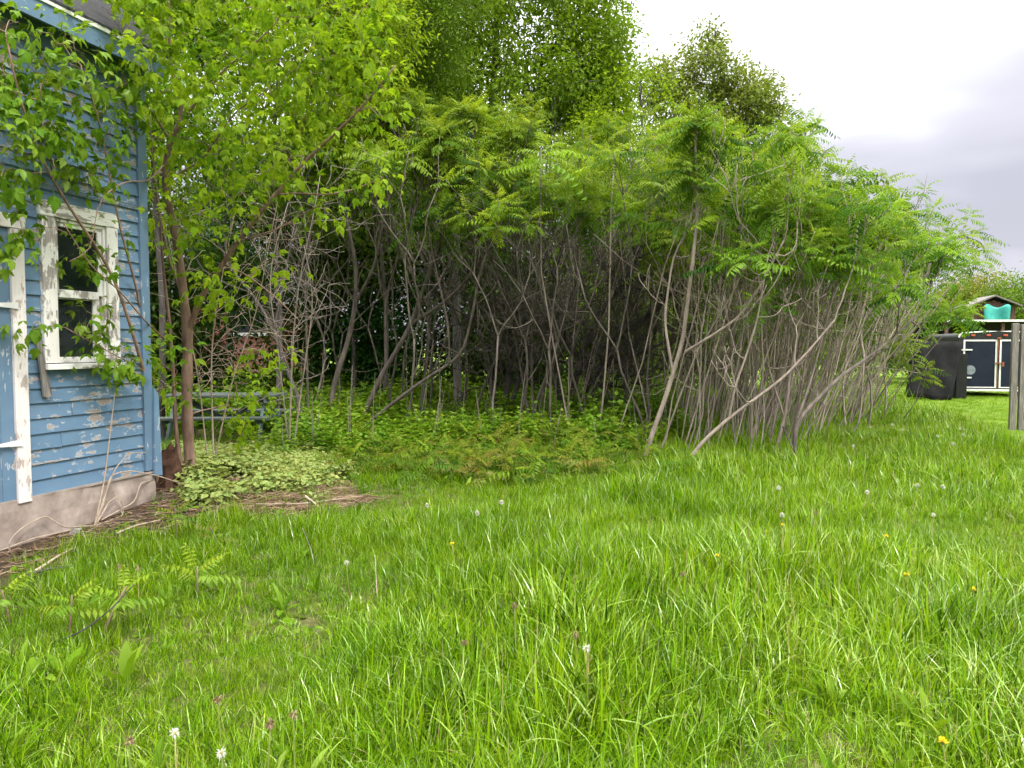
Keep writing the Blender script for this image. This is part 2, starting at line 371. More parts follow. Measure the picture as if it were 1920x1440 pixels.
# ------------------------------------------------------------------ where things grow
WALL_A = R(17.3)
CORNER = np.array([-3.62, 7.40])
WD = np.array([math.sin(WALL_A), math.cos(WALL_A)])        # along the wall, away from the camera
WN = np.array([math.cos(WALL_A), -math.sin(WALL_A)])       # out of the wall
def wall_dist(x, y): return (np.asarray(x) - CORNER[0]) * WN[0] + (np.asarray(y) - CORNER[1]) * WN[1]
def wall_along(x, y): return (np.asarray(x) - CORNER[0]) * WD[0] + (np.asarray(y) - CORNER[1]) * WD[1]
def in_house(x, y, m=0.0): return (wall_dist(x, y) < .06 + m) & (wall_along(x, y) < .06 + m) & (wall_along(x, y) > -5.5) & (wall_dist(x, y) > -4.6)
def soil_mask(x, y):
    """1 on the bare strip by the foundation and the stick litter, 0 in the grass"""
    x = np.asarray(x, float); y = np.asarray(y, float)
    d = wall_dist(x, y); s = wall_along(x, y)
    w = .92 + .5 * (vn(x, y, 1.2, 11) - .5) + .3 * (vn(x, y, 4, 16) - .5) + .22 * np.clip(s + 1.5, 0, 2)
    strip = np.clip((w - d) / .35, 0, 1) * (s < 1.6) * (d > -.3)
    lit = np.clip(1.1 - np.hypot((x + 2.1) / .6, (y - 8.0) / .8) - 1.2 * (vn(x, y, 2, 12) - .5) - .7 * (vn(x, y, 6, 13) - .5), 0, .35) / .35 * .62
    path = np.clip(1 - np.abs((y - 7.35) - (-.42) * (x + 2.6)) / .55, 0, 1) * ((x > -4) & (x < -1.9)) * 1.3
    bare = np.clip((vn(x, y, .9, 14) * .6 + vn(x, y, 2.7, 15) * .4 - .68) / .08, 0, 1) * .5 * (x < -.3)
    return np.clip(np.maximum.reduce([strip, lit, np.clip(path, 0, 1), bare]), 0, 1)
def thicket_mask(x, y):
    """1 inside the shaded thicket floor"""
    x = np.asarray(x, float); y = np.asarray(y, float)
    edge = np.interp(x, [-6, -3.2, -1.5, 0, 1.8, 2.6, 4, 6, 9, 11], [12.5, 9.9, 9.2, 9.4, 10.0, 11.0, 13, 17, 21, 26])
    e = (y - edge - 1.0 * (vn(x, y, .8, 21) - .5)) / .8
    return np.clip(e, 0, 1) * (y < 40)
def lawn_mask(x, y):
    x = np.asarray(x, float); y = np.asarray(y, float)
    edge = np.interp(y, [0, 9, 11, 13, 16, 20, 24, 30, 200], [30, 9.5, 7.8, 8.2, 8.9, 10.2, 11.5, 12.5, 12.5])
    return np.clip((x - edge - .8 * (vn(x, y, .7, 31) - .5)) / .6, 0, 1)

# ------------------------------------------------------------------ ground
def ground():
    ax = np.concatenate([[-900, -400, -150, -70, -40, -25], np.arange(-16, -8, .5), np.arange(-8, 10, .16), np.arange(10, 26, .5), [30, 40, 60, 90, 160, 420, 900]])
    ay = np.concatenate([[-40, -15, -6, -2, 0], np.arange(1, 14, .16), np.arange(14, 34, .5), [36, 40, 46, 55, 70, 100, 160, 320, 700, 1800]])
    X, Y = np.meshgrid(ax, ay); Z = gz(X, Y)
    V = np.stack([X, Y, Z], -1).reshape(-1, 3); nx, ny = len(ax), len(ay)
    i = (np.arange(ny - 1)[:, None] * nx + np.arange(nx - 1)[None]).reshape(-1)
    Q = np.stack([i, i + 1, i + nx + 1, i + nx], -1)
    x, y = V[:, 0], V[:, 1]
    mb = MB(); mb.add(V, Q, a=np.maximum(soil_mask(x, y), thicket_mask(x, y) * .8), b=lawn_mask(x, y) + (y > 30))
    m, t, p, o = new_mat('earth')
    a = N(t, 'ShaderNodeAttribute', attribute_name='rnd').outputs['Fac']; b = N(t, 'ShaderNodeAttribute', attribute_name='tone').outputs['Fac']
    co = objco(t)
    n1 = noise(t, 9, 8, .7, co); n2 = noise(t, 60, 4, .6, co); n3 = noise(t, .35, 4, .6, co); n4 = noise(t, 3, 5, .6, co)
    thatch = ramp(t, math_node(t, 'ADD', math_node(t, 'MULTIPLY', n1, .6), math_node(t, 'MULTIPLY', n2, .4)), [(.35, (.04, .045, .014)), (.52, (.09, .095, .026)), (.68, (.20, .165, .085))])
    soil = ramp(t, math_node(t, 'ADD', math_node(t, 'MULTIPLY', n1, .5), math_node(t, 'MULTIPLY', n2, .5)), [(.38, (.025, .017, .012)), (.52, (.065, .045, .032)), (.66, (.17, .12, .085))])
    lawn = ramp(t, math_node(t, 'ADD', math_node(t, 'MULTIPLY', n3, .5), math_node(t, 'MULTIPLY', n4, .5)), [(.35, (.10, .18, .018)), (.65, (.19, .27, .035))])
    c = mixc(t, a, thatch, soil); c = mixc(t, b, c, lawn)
    t.links.new(c, p.inputs['Base Color']); p.inputs['Roughness'].default_value = .95; p.inputs['Specular IOR Level'].default_value = .15
    bump(t, p, n1, .9, .03)
    g = obj('ground', mb.mesh('ground', m, True)); tag(g, 'grassy ground with bare soil along the house and mown lawn beyond', kind='structure')
ground()

# ------------------------------------------------------------------ the blue house
HZ = 0.355            # underside of the siding
def house():
    rz = math.pi / 2 - WALL_A
    h = thing('house', 'weathered blue clapboard house with white window and concrete foundation', 'house', (CORNER[0], CORNER[1], 0), rz)
    # local frame: x away from the camera along the wall (wall spans x=-5..0), y=0 wall face, outside is y<0
    L, DEP, TOP = 5.2, 4.2, 4.30
    rg = NP(4)
    # foundation, with a rough cast face
    mb = MB(); nx, nz_ = 90, 8
    xs = np.linspace(-L, .03, nx); zs = np.linspace(-.25, HZ + .005, nz_)
    X, Z = np.meshgrid(xs, zs); Y = -.035 - .03 * (vn(X * 3, Z * 6, 1, 3) - .5) - .012 * (vn(X * 14, Z * 20, 1, 4) - .5) - .03 * (1 - (Z + .25) / .6)
    i = (np.arange(nz_ - 1)[:, None] * nx + np.arange(nx - 1)[None]).reshape(-1)
    mb.add(np.stack([X, Y, Z], -1).reshape(-1, 3), np.stack([i, i + 1, i + nx + 1, i + nx], -1))
    mb.box((-L / 2, DEP / 2, .05), (L - .04, DEP, .58)); mb.box((.01, DEP / 2 - .02, .05), (.05, DEP, .6))
    mb.box((-L / 2, -.016, HZ - .004), (L, .05, .02))
    obj('foundation', mb.mesh('foundation', M['concrete']), h)
    # inner shell: dark room behind the boards, open at the window
    wx0, wx1, wz0, wz1 = -1.05, -.52, 1.50, 2.66
    mb = MB()
    for (x0, x1, z0, z1) in ((-L, wx0, HZ, TOP), (wx1, 0, HZ, TOP), (wx0, wx1, HZ, wz0), (wx0, wx1, wz1, TOP)):
        mb.box(((x0 + x1) / 2, .06, (z0 + z1) / 2), (x1 - x0, .06, z1 - z0))
    mb.box((-L / 2, DEP, (HZ + TOP) / 2), (L, .08, TOP - HZ)); mb.box((-.04, DEP / 2, (HZ + TOP) / 2), (.08, DEP - .12, TOP - HZ))
    mb.box((-L + .04, DEP / 2, (HZ + TOP) / 2), (.08, DEP - .12, TOP - HZ)); mb.box((-L / 2, DEP / 2, HZ - .03), (L - .2, DEP - .2, .06))
    mb.box((-L / 2, DEP / 2, TOP + .02), (L - .2, DEP - .2, .05))
    obj('inner_wall', mb.mesh('inner_wall', M['dark_inside']), h)
    # clapboards, one by one
    ex = .1285; row = 0; z = HZ
    DX0, DX1, DZ1 = -2.42, -1.34, 2.66      # door with its casing
    WX0, WX1, WZ0, WZ1 = -1.175, -.377, 1.40, 2.83
    while z < TOP - .02:
        spans = [(-L, -.105)]
        def cut(sp, a, b):
            r = []
            for (p, q) in sp:
                if b <= p or a >= q: r.append((p, q)); continue
                if a - p > .03: r.append((p, a))
                if q - b > .03: r.append((b, q))
            return r
        if z < DZ1 - .04: spans = cut(spans, DX0 + .03, DX1 - .03)
        if z + ex > WZ0 + .07 and z < WZ1 - .05: spans = cut(spans, WX0 + .03, WX1 - .03)
        sp2 = []
        for (p, q) in spans:
            if q - p > .9 and rg.random() < .45:
                c = p + (q - p) * rg.uniform(.3, .7); sp2 += [(p, c - .002), (c + .002, q)]
            else: sp2.append((p, q))
        if row == 3: sp2 = [s for s in sp2 if s[1] < DX0 + .1] + [(-1.37, -1.02), (-1.016, -.105)]
        for (p, q) in sp2:
            n = max(3, int((q - p) / .12)); xs = np.linspace(p, q, n)
            j = rg.uniform(-.003, .003); til = rg.uniform(-.0025, .0025)
            wob = .0025 * (vn(xs * 5, xs * 0 + row, 1, row) - .5) * 2
            zb = z + j + wob + til * (xs - p) / max(q - p, .1); zt = zb + ex + .016
            yb = -.025 - .004 * rg.random() - .003 * vn(xs * 3, xs * 0 + row, 1, row + 50); yt = np.full(n, -.007)
            V = np.concatenate([np.stack([xs, yb, zb], -1), np.stack([xs, yt, zt], -1), np.stack([xs, yb + .017, zb], -1), np.stack([xs, yt + .012, zt], -1)])
            Q = []
            for k in range(n - 1):
                Q += [[k, k + 1, n + k + 1, n + k], [2 * n + k + 1, 2 * n + k, 3 * n + k, 3 * n + k + 1], [k + 1, k, 2 * n + k, 2 * n + k + 1], [n + k, n + k + 1, 3 * n + k + 1, 3 * n + k]]
            Q += [[0, n, 3 * n, 2 * n], [n - 1, 3 * n - 1, 4 * n - 1, 2 * n - 1]]
            mb = MB(); mb.add(V, Q); obj('clapboard', mb.mesh('clapboard', M['blue_board']), h)
        row += 1; z += ex
    # corner board: upright, with a second board kicked out at its foot
    mb = MB(); mb.box((-.052, -.03, (HZ + TOP) / 2 + .03), (.105, .036, TOP - HZ + .02)); mb.box((.012, .06, (HZ + TOP) / 2 + .03), (.022, .13, TOP - HZ))
    obj('corner_board', mb.mesh('corner_board', M['blue_trim']), h)
    mb = MB(); mb.prism([(-.02, HZ - .03), (.085, HZ - .05), (.055, 1.12), (.0, 1.2)], 1, -.075, -.052)
    obj('loose_board', mb.mesh('loose_board', M['blue_trim']), h)
    # window
    w = bpy.data.objects.new('window', None); COL.objects.link(w); w.parent = h
    def part(name, boxes, mat, par):
        mb = MB()
        for (x0, x1, y0, y1, z0, z1) in boxes: mb.box(((x0 + x1) / 2, (y0 + y1) / 2, (z0 + z1) / 2), (x1 - x0, y1 - y0, z1 - z0))
        me = mb.mesh(name, mat); o = obj(name, me, par)
        bv = o.modifiers.new('bevel', 'BEVEL'); bv.width = .004; bv.segments = 1; return o
    part('side_casing', [(WX0, WX0 + .135, -.052, -.004, WZ0 + .06, WZ1 - .132)], M['white_trim'], w)
    part('side_casing', [(WX1 - .125, WX1, -.052, -.004, WZ0 + .06, WZ1 - .132)], M['white_trim'], w)
    part('head_casing', [(WX0 - .012, WX1 + .008, -.056, -.004, WZ1 - .13, WZ1)], M['white_trim_h'], w)
    part('sill', [(WX0 - .01, WX1 + .03, -.095, -.004, WZ0 + .004, WZ0 + .052)], M['white_trim_h'], w)
    x0, x1, zm = WX0 + .137, WX1 - .127, 2.06
    part('jamb', [(x0, x0 + .022, -.03, .09, WZ0 + .06, WZ1 - .133), (x1 - .022, x1, -.03, .09, WZ0 + .06, WZ1 - .133), (x0, x1, -.03, .09, WZ1 - .16, WZ1 - .133)], M['white_trim'], w)
    a, b = x0 + .024, x1 - .024
    part('upper_sash', [(a, a + .03, -.012, .022, zm, 2.67), (b - .045, b, -.012, .022, zm, 2.67), (a + .031, b - .046, -.012, .022, 2.635, 2.67), (a + .031, b - .046, -.014, .022, zm - .035, zm + .035)], M['white_trim'], w)
    part('lower_sash', [(a, a + .035, .026, .06, 1.455, zm + .01), (b - .075, b, .026, .06, 1.455, zm + .01), (a + .036, b - .076, .026, .06, 1.455, 1.51), (a + .036, b - .076, .026, .06, zm - .045, zm - .037)], M['white_trim'], w)
    for (u0, u1, v0, v1, yy) in ((a + .03, b - .045, zm + .035, 2.635, .006), (a + .035, b - .075, 1.51, zm - .04, .044)):
        mb = MB(); mb.box(((u0 + u1) / 2, yy, (v0 + v1) / 2), (u1 - u0 - .002, .004, v1 - v0 - .002)); obj('pane', mb.mesh('pane', M['glass']), w)
    # a grey curtain rag hanging inside the lower sash
    mb = MB(); xs = np.linspace(a + .12, b - .02, 12); V = []; Q = []
    for zz in (1.45, 1.98):
        for k, xx in enumerate(xs): V.append((xx, .22 + .03 * math.sin(k * 1.9), zz))
    for k in range(11): Q.append([k, k + 1, 12 + k + 1, 12 + k])
    mb.add(V, Q); obj('curtain', mb.mesh('curtain', M['grey_wood']), w)
    # door with planks, casing and strap hinges
    d = bpy.data.objects.new('door', None); COL.objects.link(d); d.parent = h
    for k in range(7):
        p = -2.28 + k * .1175; mb = MB(); mb.box((p + .0575, -.02, (HZ + 2.54) / 2 - .03), (.114, .03, 2.54 - HZ + .06)); obj('plank', mb.mesh('plank', M['blue_trim']), d)
    part('door_casing', [(-1.458, -1.34, -.06, -.003, HZ - .03, 2.545)], M['white_door_trim'], d)
    part('door_casing', [(-2.42, -2.30, -.06, -.003, HZ - .03, 2.545)], M['white_door_trim'], d)
    part('head_casing', [(-2.44, -1.325, -.064, -.003, 2.548, 2.66)], M['white_door_trim'], d)
    for zz in (.82, 1.93):
        mb = MB(); mb.prism([(-1.42, zz - .028), (-1.42, zz + .028), (-1.62, zz + .012), (-1.62, zz - .012)], 1, -.072, -.062); obj('strap_hinge', mb.mesh('strap_hinge', M['white_metal']), d)
    # weathered slat hanging by one nail beside the window
    mb = MB(); P = [(-1.262, 1.74), (-1.235, 1.76), (-1.188, 1.52), (-1.16, 1.33), (-1.145, 1.30), (-1.15, 1.22), (-1.128, 1.19), (-1.16, 1.17), (-1.205, 1.18), (-1.235, 1.45)]
    mb.prism(P, 1, -.062, -.043); obj('hanging_slat', mb.mesh('hanging_slat', M['grey_wood']), h)
    # eaves and roof (45 degree pitch rising away from us)
    ov, en = .22, .06
    zt = 4.36
    mb = MB(); mb.box((-L / 2 + en / 2, -ov - .012, zt - .075), (L + en, .024, .15)); obj('fascia', mb.mesh('fascia', M['blue_trim']), h)
    mb = MB(); mb.box((-L / 2 + en / 2, -ov - .02, zt + .016), (L + en + .02, .04, .03)); obj('drip_edge', mb.mesh('drip_edge', M['white_metal']), h)
    mb = MB(); mb.box((-L / 2 + en / 2, -ov / 2 + .0, TOP + .0), (L + en - .01, ov - .02, .02)); obj('soffit', mb.mesh('soffit', M['blue_trim']), h)
    mb = MB(); half = DEP / 2 + ov
    prof = [(-ov - .045, zt + .034), (-ov - .045, zt + .055), (DEP / 2, zt + .055 + half), (DEP + ov, zt + .055), (DEP + ov, zt + .034), (DEP / 2, zt + .0 + half - .02)]
    V = []; k = len(prof)
    mb.prism([prof[0], prof[1], prof[2], prof[5]], 0, -L - .1, en + .02); mb.prism([prof[5], prof[2], prof[3], prof[4]], 0, -L - .1, en + .02)
    obj('roof', mb.mesh('roof', M['roof']), h)
    for (ga, gb) in ((-.06, 0), (-L, -L + .06)):
        mb = MB(); mb.prism([(.05, TOP), (DEP - .05, TOP), (DEP / 2, TOP + DEP / 2 - .06)], 0, ga, gb); obj('gable', mb.mesh('gable', M['blue_board']), h)
    # slack cables along the wall
    for (za, zb) in ((3.12, 2.95), (3.06, 2.93)):
        xs = np.linspace(-4, -.02, 24); mb = MB(); mb.tube(np.stack([xs, np.full(24, -.07), za + (zb - za) * (xs + 4) / 4 - .05 * np.sin((xs + 4) / 4 * math.pi)], -1), .004, 4)
        obj('cable', mb.mesh('cable', M['grey_wood'], True), h)
house()

# ------------------------------------------------------------------ far buildings and yard things on the right
def yard():
    # enclosed cargo trailer, rear doors to us
    c = at(1868, 745, 23.5); rz = R(-12)
    t = thing('cargo_trailer', 'navy blue enclosed cargo trailer with white door frames parked on lawn', 'trailer', (c[0], c[1], .0), rz)
    def bx(name, par, mat, *boxes, bev=.0):
        mb = MB()
        for (x0, x1, y0, y1, z0, z1) in boxes: mb.box(((x0 + x1) / 2, (y0 + y1) / 2, (z0 + z1) / 2), (x1 - x0, y1 - y0, z1 - z0))
        o = obj(name, mb.mesh(name, mat), par)
        if bev: b = o.modifiers.new('bevel', 'BEVEL'); b.width = bev; b.segments = 2
        return o
    hw = 1.12
    prof = [(-hw, .22), (-hw, 1.88)] + [(-hw + .14 - .14 * math.cos(a), 1.88 + .14 * math.sin(a)) for a in np.linspace(.3, 1.57, 5)] + [(-.4, 2.06), (0, 2.075), (.4, 2.06)] + [(hw - .14 + .14 * math.sin(a), 1.88 + .14 * math.cos(a)) for a in np.linspace(0, 1.3, 5)] + [(hw, 1.88), (hw, .22)]
    mb = MB(); mb.prism(prof, 1, .0, 3.2); obj('body', mb.mesh('body', M['black']), t)
    mb = MB()
    P = np.array([(p[0] * 1.003, -.012, p[1] + .012) for p in prof[1:-1]]); mb.tube(P, .026, 6); obj('roof_trim', mb.mesh('roof_trim', M['white_metal'], True), t)
    for s in (-1, 1):
        x0, x1 = sorted((s * .035, s * 1.0)); dr = bx('door', t, M['navy'], (x0, x1, -.035, -.002, .34, 1.78))
        bx('door_frame', dr, M['white_metal'], (x0, x0 + .05, -.055, -.036, .30, 1.82), (x1 - .05, x1, -.055, -.036, .30, 1.82), (x0 + .051, x1 - .051, -.053, -.036, 1.77, 1.82), (x0 + .051, x1 - .051, -.053, -.036, .30, .33))
        for zz in (.62, 1.5):
            xa = x0 if s < 0 else x1
            bx('hinge', dr, M['white_metal'], (xa - (.12 if s < 0 else .25), xa + (.25 if s < 0 else .12), -.075, -.057, zz - .022, zz + .022))
    bx('lock_bar', t, M['rust'], (-.03, -.01, -.08, -.058, .3, 1.86), (-.09, .12, -.1, -.081, 1.06, 1.10), (.09, .15, -.12, -.1, .98, 1.12), (-.06, .05, -.1, -.08, 1.84, 1.9))
    for xx in (-.72, -.28, .2, .72): bx('marker_light', t, M['red_lens'], (xx - .06, xx + .06, -.04, -.002, 1.93, 1.985), bev=.01)
    for s in (-1, 1): bx('tail_light', t, M['red_lens'], (s * 1.07 - .045, s * 1.07 + .045, -.05, -.002, .62, .82), bev=.01)
    bx('bumper', t, M['white_metal'], (-1.1, 1.1, -.12, -.002, .2, .26))
    mb = MB(); an = np.linspace(0, 2 * math.pi, 25)[:-1]; mb.add([(-.78 + .15 * math.cos(a), -.039, .86 + .15 * math.sin(a)) for a in an] + [(-.78, -.039, .86)], T=[[24, k, (k + 1) % 24] for k in range(24)])
    obj('round_sticker', mb.mesh('round_sticker', plain_mat('sticker', (.13, .16, .19), (.26, .29, .31), 9, .5, b=0)), t)
    for s in (-1, 1):
        mb = MB(); P = [(s * (hw + .02), 1.55 + .32 * math.cos(a), .33 + .32 * math.sin(a)) for a in an]
        ring = np.array([(s * (hw - .0), 1.55, .33), (s * (hw + .18), 1.55, .33)]); mb.tube(ring, .33, 20); obj('wheel', mb.mesh('wheel', M['black'], False), t)
    # dark tarp hung over a slanting frame beside the trailer
    a = at(1746, 740, 22.6)
    t = thing('tarp_frame', 'black tarp draped over a slanting frame left of trailer', 'tarp', (a[0], a[1], 0), R(-25))
    rg = NP(9); nx, ny = 14, 12; V = []
    for j in range(ny):
        for i in range(nx):
            u, v = i / (nx - 1), j / (ny - 1)
            V.append((-.75 + 1.25 * u + .35 * v, -.35 + .75 * v + .03 * math.sin(i * 1.3 + j) + .02 * rg.random(), .04 + 1.72 * v + .05 * math.sin(u * 6) * (1 - v)))
    Q = [[j * nx + i, j * nx + i + 1, (j + 1) * nx + i + 1, (j + 1) * nx + i] for j in range(ny - 1) for i in range(nx - 1)]
    mb = MB(); mb.add(V, Q); o = obj('tarp_sheet', mb.mesh('tarp_sheet', M['tarp_dark'], True), t); s = o.modifiers.new('thick', 'SOLIDIFY'); s.thickness = .02
    mb = MB()
    for xx in (-.55, .75): mb.box((xx, .62, .85), (.08, .08, 1.75))
    mb.box((.1, .62, 1.72), (1.5, .08, .08)); mb.box((.3, 1.2, .7), (1.4, 1.0, 1.35)); obj('frame', mb.mesh('frame', M['black']), t)
    # open lean-to with white fascia behind the trailer
    a = at(1860, 603, 28.5)
    t = thing('lean_to_shed', 'low open lean-to with white roof edge behind the trailer', 'shed', (a[0] + .6, a[1], 0), R(-8))
    zt = a[2]
    bx('roof', t, M['roof'], (-2.3, 4, -.2, 3.2, zt, zt + .05)); bx('fascia', t, M['white_metal'], (-2.32, 4.02, -.24, -.203, zt - .01, zt + .07))
    for xx in (-2.2, -.2, 1.8, 3.9): bx('post', t, M['brown_wood'], (xx - .05, xx + .05, -.1, 0, -.1, zt - .004))
    bx('back_wall', t, M['black'], (-2.25, 3.95, 3.0, 3.1, -.1, zt - .004))  # black colour stands in for the shade under the roof
    s = tag(bx('lumber_stack', None, M['red_wood'], *[(-1.4 + .03 * k, 1.5 - .1 * k, .3 + .16 * (k % 2), .45 + .16 * (k % 2) - .012, 0 + .0 + .17 * k, .15 + .17 * k) for k in range(13)]), 'stack of red boards stored under the lean-to roof', 'lumber')
    s.location = t.location; s.rotation_euler = t.rotation_euler
    # small gabled board cabin standing above, teal tarp over its front
    a = at(1862, 604, 34); gx = a[0]
    t = thing('board_cabin', 'small raised brown board cabin with gable roof behind the trailer', 'cabin', (a[0], a[1], 0), R(-14))
    base = a[2] - 1.6; apex = at(1862, 556, 34)[2]; ev = apex - .42
    for k in range(9): bx('board', t, M['brown_wood'], (-.86 + k * .192, -.86 + k * .192 + .185, -.02, .0, base, ev + .26 - abs(k - 4) * .07))
    bx('back_box', t, M['dark_inside'], (-.84, .84, .02, 1.9, base, ev)); bx('side_wall', t, M['brown_wood'], (-.875, -.845, .0, 1.9, base, ev)); bx('side_wall', t, M['brown_wood'], (.845, .875, 0, 1.9, base, ev))
    mb = MB()
    for s in (-1, 1): mb.prism([(s * 1.08, ev - .06), (0, apex - .0), (0, apex + .07), (s * 1.08, ev + .01)], 1, -.25, 2.0)
    obj('roof', mb.mesh('roof', M['grey_wood']), t)
    for sx in (-1, 1):
        for yy in (.05, 1.7): bx('stilt', t, M['brown_wood'], (sx * .75 - .06, sx * .75 + .06, yy, yy + .12, -.1, base - .004))
    p = at(1862, 590, 33.7); mb = MB(); V = []; nx, ny = 12, 8; rg = NP(3)
    for j in range(ny):
        for i in range(nx):
            u, v = i / (nx - 1), j / (ny - 1); V.append((-.52 + 1.04 * u + .07 * (v - .5) * (1 if i > 5 else -1), -.16 - .07 * math.sin(u * 7 + v * 2), -.52 + .95 * v + .09 * math.sin(u * 9) * (v > .7) - .1 * abs(u - .4) * v))
    Q = [[j * nx + i, j * nx + i + 1, (j + 1) * nx + i + 1, (j + 1) * nx + i] for j in range(ny - 1) for i in range(nx - 1)]
    mb.add(V, Q); o = tag(obj('teal_tarp', mb.mesh('teal_tarp', M['tarp_teal'], True)), 'crumpled teal tarp hung over the front of the board cabin', 'tarp')
    o.location = (a[0] + .05, a[1] - .05, p[2]); o.rotation_euler = (0, 0, R(-14)); s_ = o.modifiers.new('thick', 'SOLIDIFY'); s_.thickness = .01
    # weathered fence post pair at the right edge, with rails going off to the right
    b = at(1897, 808, 14.2)
    t = thing('fence', 'grey weathered wooden fence end post at edge of mown lawn', 'fence', (b[0], b[1], 0), R(-20))
    zt = at(1905, 606, 14.2)[2]
    bx('post', t, M['grey_wood'], (-.05, .055, -.06, .06, -.2, zt), bev=.008); bx('post', t, M['grey_wood'], (.10, .18, -.03, .09, -.2, zt - .02), bev=.008)
    for zz, hh in ((.22, .14), (.78, .09), (1.45, .09)):
        bx('rail', t, M['grey_wood'], (.19, 2.6, .0, .04, zz, zz + hh))
    bx('post', t, M['grey_wood'], (2.45, 2.57, .045, .165, -.2, zt - .05))
    # red brick house glimpsed far behind the picnic table
    a = at(495, 640, 27)
    t = thing('brick_house', 'red brick house with white sill glimpsed through branches behind picnic table', 'house', (a[0], a[1], 0), R(6))
    bx('wall', t, M['brick_far'], (-4.2, 1.45, 0, 5, 0, 3.1)); bx('sill', t, M['white_metal'], (-1.2, .15, -.08, -.002, 1.98, 2.1))
    bx('window', t, M['glass'], (-1.1, .05, -.03, -.004, 2.11, 2.9)); bx('eave', t, M['white_metal'], (-4.4, 1.65, -.3, 5.2, 3.102, 3.2))
    mb = MB(); mb.prism([(-.3, 3.203), (5.2, 3.203), (2.5, 5)], 0, -4.4, 1.65); obj('roof', mb.mesh('roof', M['roof']), t)
    # grey pole in the thicket
    b = at(858, 700, 16.2); zt = at(855, 418, 16.2)[2]
    mb = MB(); P = np.stack([np.linspace(0, -.03, 7), np.zeros(7), np.linspace(-.3, zt, 7)], -1); mb.tube(P, np.linspace(.095, .085, 7), 12); mb.box((-.03, 0, zt + .01), (.2, .2, .03)); mb.box((0, -.1, 2.2), (.04, .03, 2.6))
    tag(obj('pole', mb.mesh('pole', M['grey_wood']), None, (b[0], b[1], 0)), 'grey wooden pole standing among the dark branches of the thicket', 'pole')
yard()

def picnic_table():
    c = at(420, 738, 12.1); z0 = .06
    t = thing('picnic_table', 'faded green wooden picnic table half hidden behind the corner tree', 'table', (c[0], c[1], z0), R(3))
    L = 1.85
    def bx(name, mat, b, rot=None):
        mb = MB(); mb.box(b[0], b[1], rot); o = obj(name, mb.mesh(name, mat), t); v = o.modifiers.new('bevel', 'BEVEL'); v.width = .005; v.segments = 1
    for k in range(5): bx('top_plank', M['table'], ((0, -.3 + k * .15, .755), (L, .14, .04)))
    for s in (-1, 1):
        for k in range(2): bx('seat_plank', M['table'], ((0, s * (.68 + .13 * k), .44), (L, .12, .04)))
    for sx in (-.7, .7):
        for s in (-1, 1): bx('leg', M['leg_green'], ((sx, s * .37, .365), (.045, .09, .86)), (s * .55, 0, 0))
        bx('crossbar', M['leg_green'], ((sx + .046, 0, .40), (.045, 1.6, .085))); bx('crossbar', M['leg_green'], ((sx + .046, 0, .69), (.045, .7, .085)))
    bx('brace', M['leg_green'], ((-.35, 0, .55), (.75, .04, .08), ), (0, .5, 0)); bx('brace', M['leg_green'], ((.38, 0, .55), (.75, .04, .08)), (0, -.5, 0))
picnic_table()

# ------------------------------------------------------------------ leaves
def leaf_t(w=.3, fold=.05, droop=.1, x1=.3, x2=.66):
    """two folded halves, base at the origin, tip at x=1"""
    V = np.array([(0, 0, 0), (x1, w, fold - droop * x1 ** 2), (x2, w * .8, fold * .8 - droop * x2 ** 2), (1, 0, -droop),
                  (x1, -w, fold - droop * x1 ** 2), (x2, -w * .8, fold * .8 - droop * x2 ** 2), (.5, 0, -droop * .25 - fold * .3)], float)
    Q = np.array([(0, 6, 2, 1), (0, 4, 5, 6)]); T = np.array([(6, 3, 2), (6, 5, 3)])
    return V, Q, T, np.zeros(7)
def leaf_simple(w=.3, droop=.12, fold=.06):
    V = np.array([(0, 0, 0), (.45, w, fold - droop * .2), (1, 0, -droop), (.45, -w, fold - droop * .2)], float)
    return V, np.zeros((0, 4), int), np.array([(0, 2, 1), (0, 3, 2)]), np.zeros(4)
LS = leaf_simple()
def join_t(parts):
    V = []; Q = []; T = []; B = []; n = 0
    for (v, q, t, b) in parts:
        V.append(v); Q.append(np.asarray(q, int).reshape(-1, 4) + n); T.append(np.asarray(t, int).reshape(-1, 3) + n); B.append(b); n += len(v)
    return np.concatenate(V), np.concatenate(Q), np.concatenate(T), np.concatenate(B)
def xf(t, Rm, S, P, b=None):
    v, q, tt, bb = t; return (v @ np.asarray(Rm).T) * S + np.asarray(P), q, tt, bb if b is None else np.full(len(v), b)
def strip(P, w, b=0.0):
    """flat ribbon along a path, for petioles and rachises"""
    P = np.asarray(P, float); D = np.gradient(P, axis=0); S = unit(np.cross(D, (0, 0, 1.0))) * (np.asarray(w).reshape(-1, 1) if np.ndim(w) else w)
    n = len(P); V = np.concatenate([P + S, P - S]); Q = np.array([(i, i + 1, n + i + 1, n + i) for i in range(n - 1)])
    return V, Q, np.zeros((0, 3), int), np.full(2 * n, b)
def toothed(w=.28, droop=.15, fold=.05):
    """maple-ash leaflet with a few coarse teeth"""
    pr = [(0, 0), (.16, .62), (.34, 1.0), (.48, .86), (.58, .92), (.74, .48), (.83, .42), (1, 0)]
    up = [(x, y * w, fold * y - droop * x * x) for x, y in pr]; dn = [(x, -y * w, fold * y - droop * x * x) for x, y in pr[1:-1]]
    V = np.array(up + dn + [(.5, 0, -droop * .25 - .01)], float); c = len(V) - 1; k = len(pr)
    T = [(c, i + 1, i) for i in range(k - 1)]; lo = [0] + list(range(k, k + len(dn))) + [k - 1]
    T += [(c, lo[i], lo[i + 1]) for i in range(len(lo) - 1)]
    return V, np.zeros((0, 4), int), np.array(T), np.zeros(len(V))
def rotz(a): c, s = math.cos(a), math.sin(a); return np.array([[c, -s, 0], [s, c, 0], [0, 0, 1.0]])
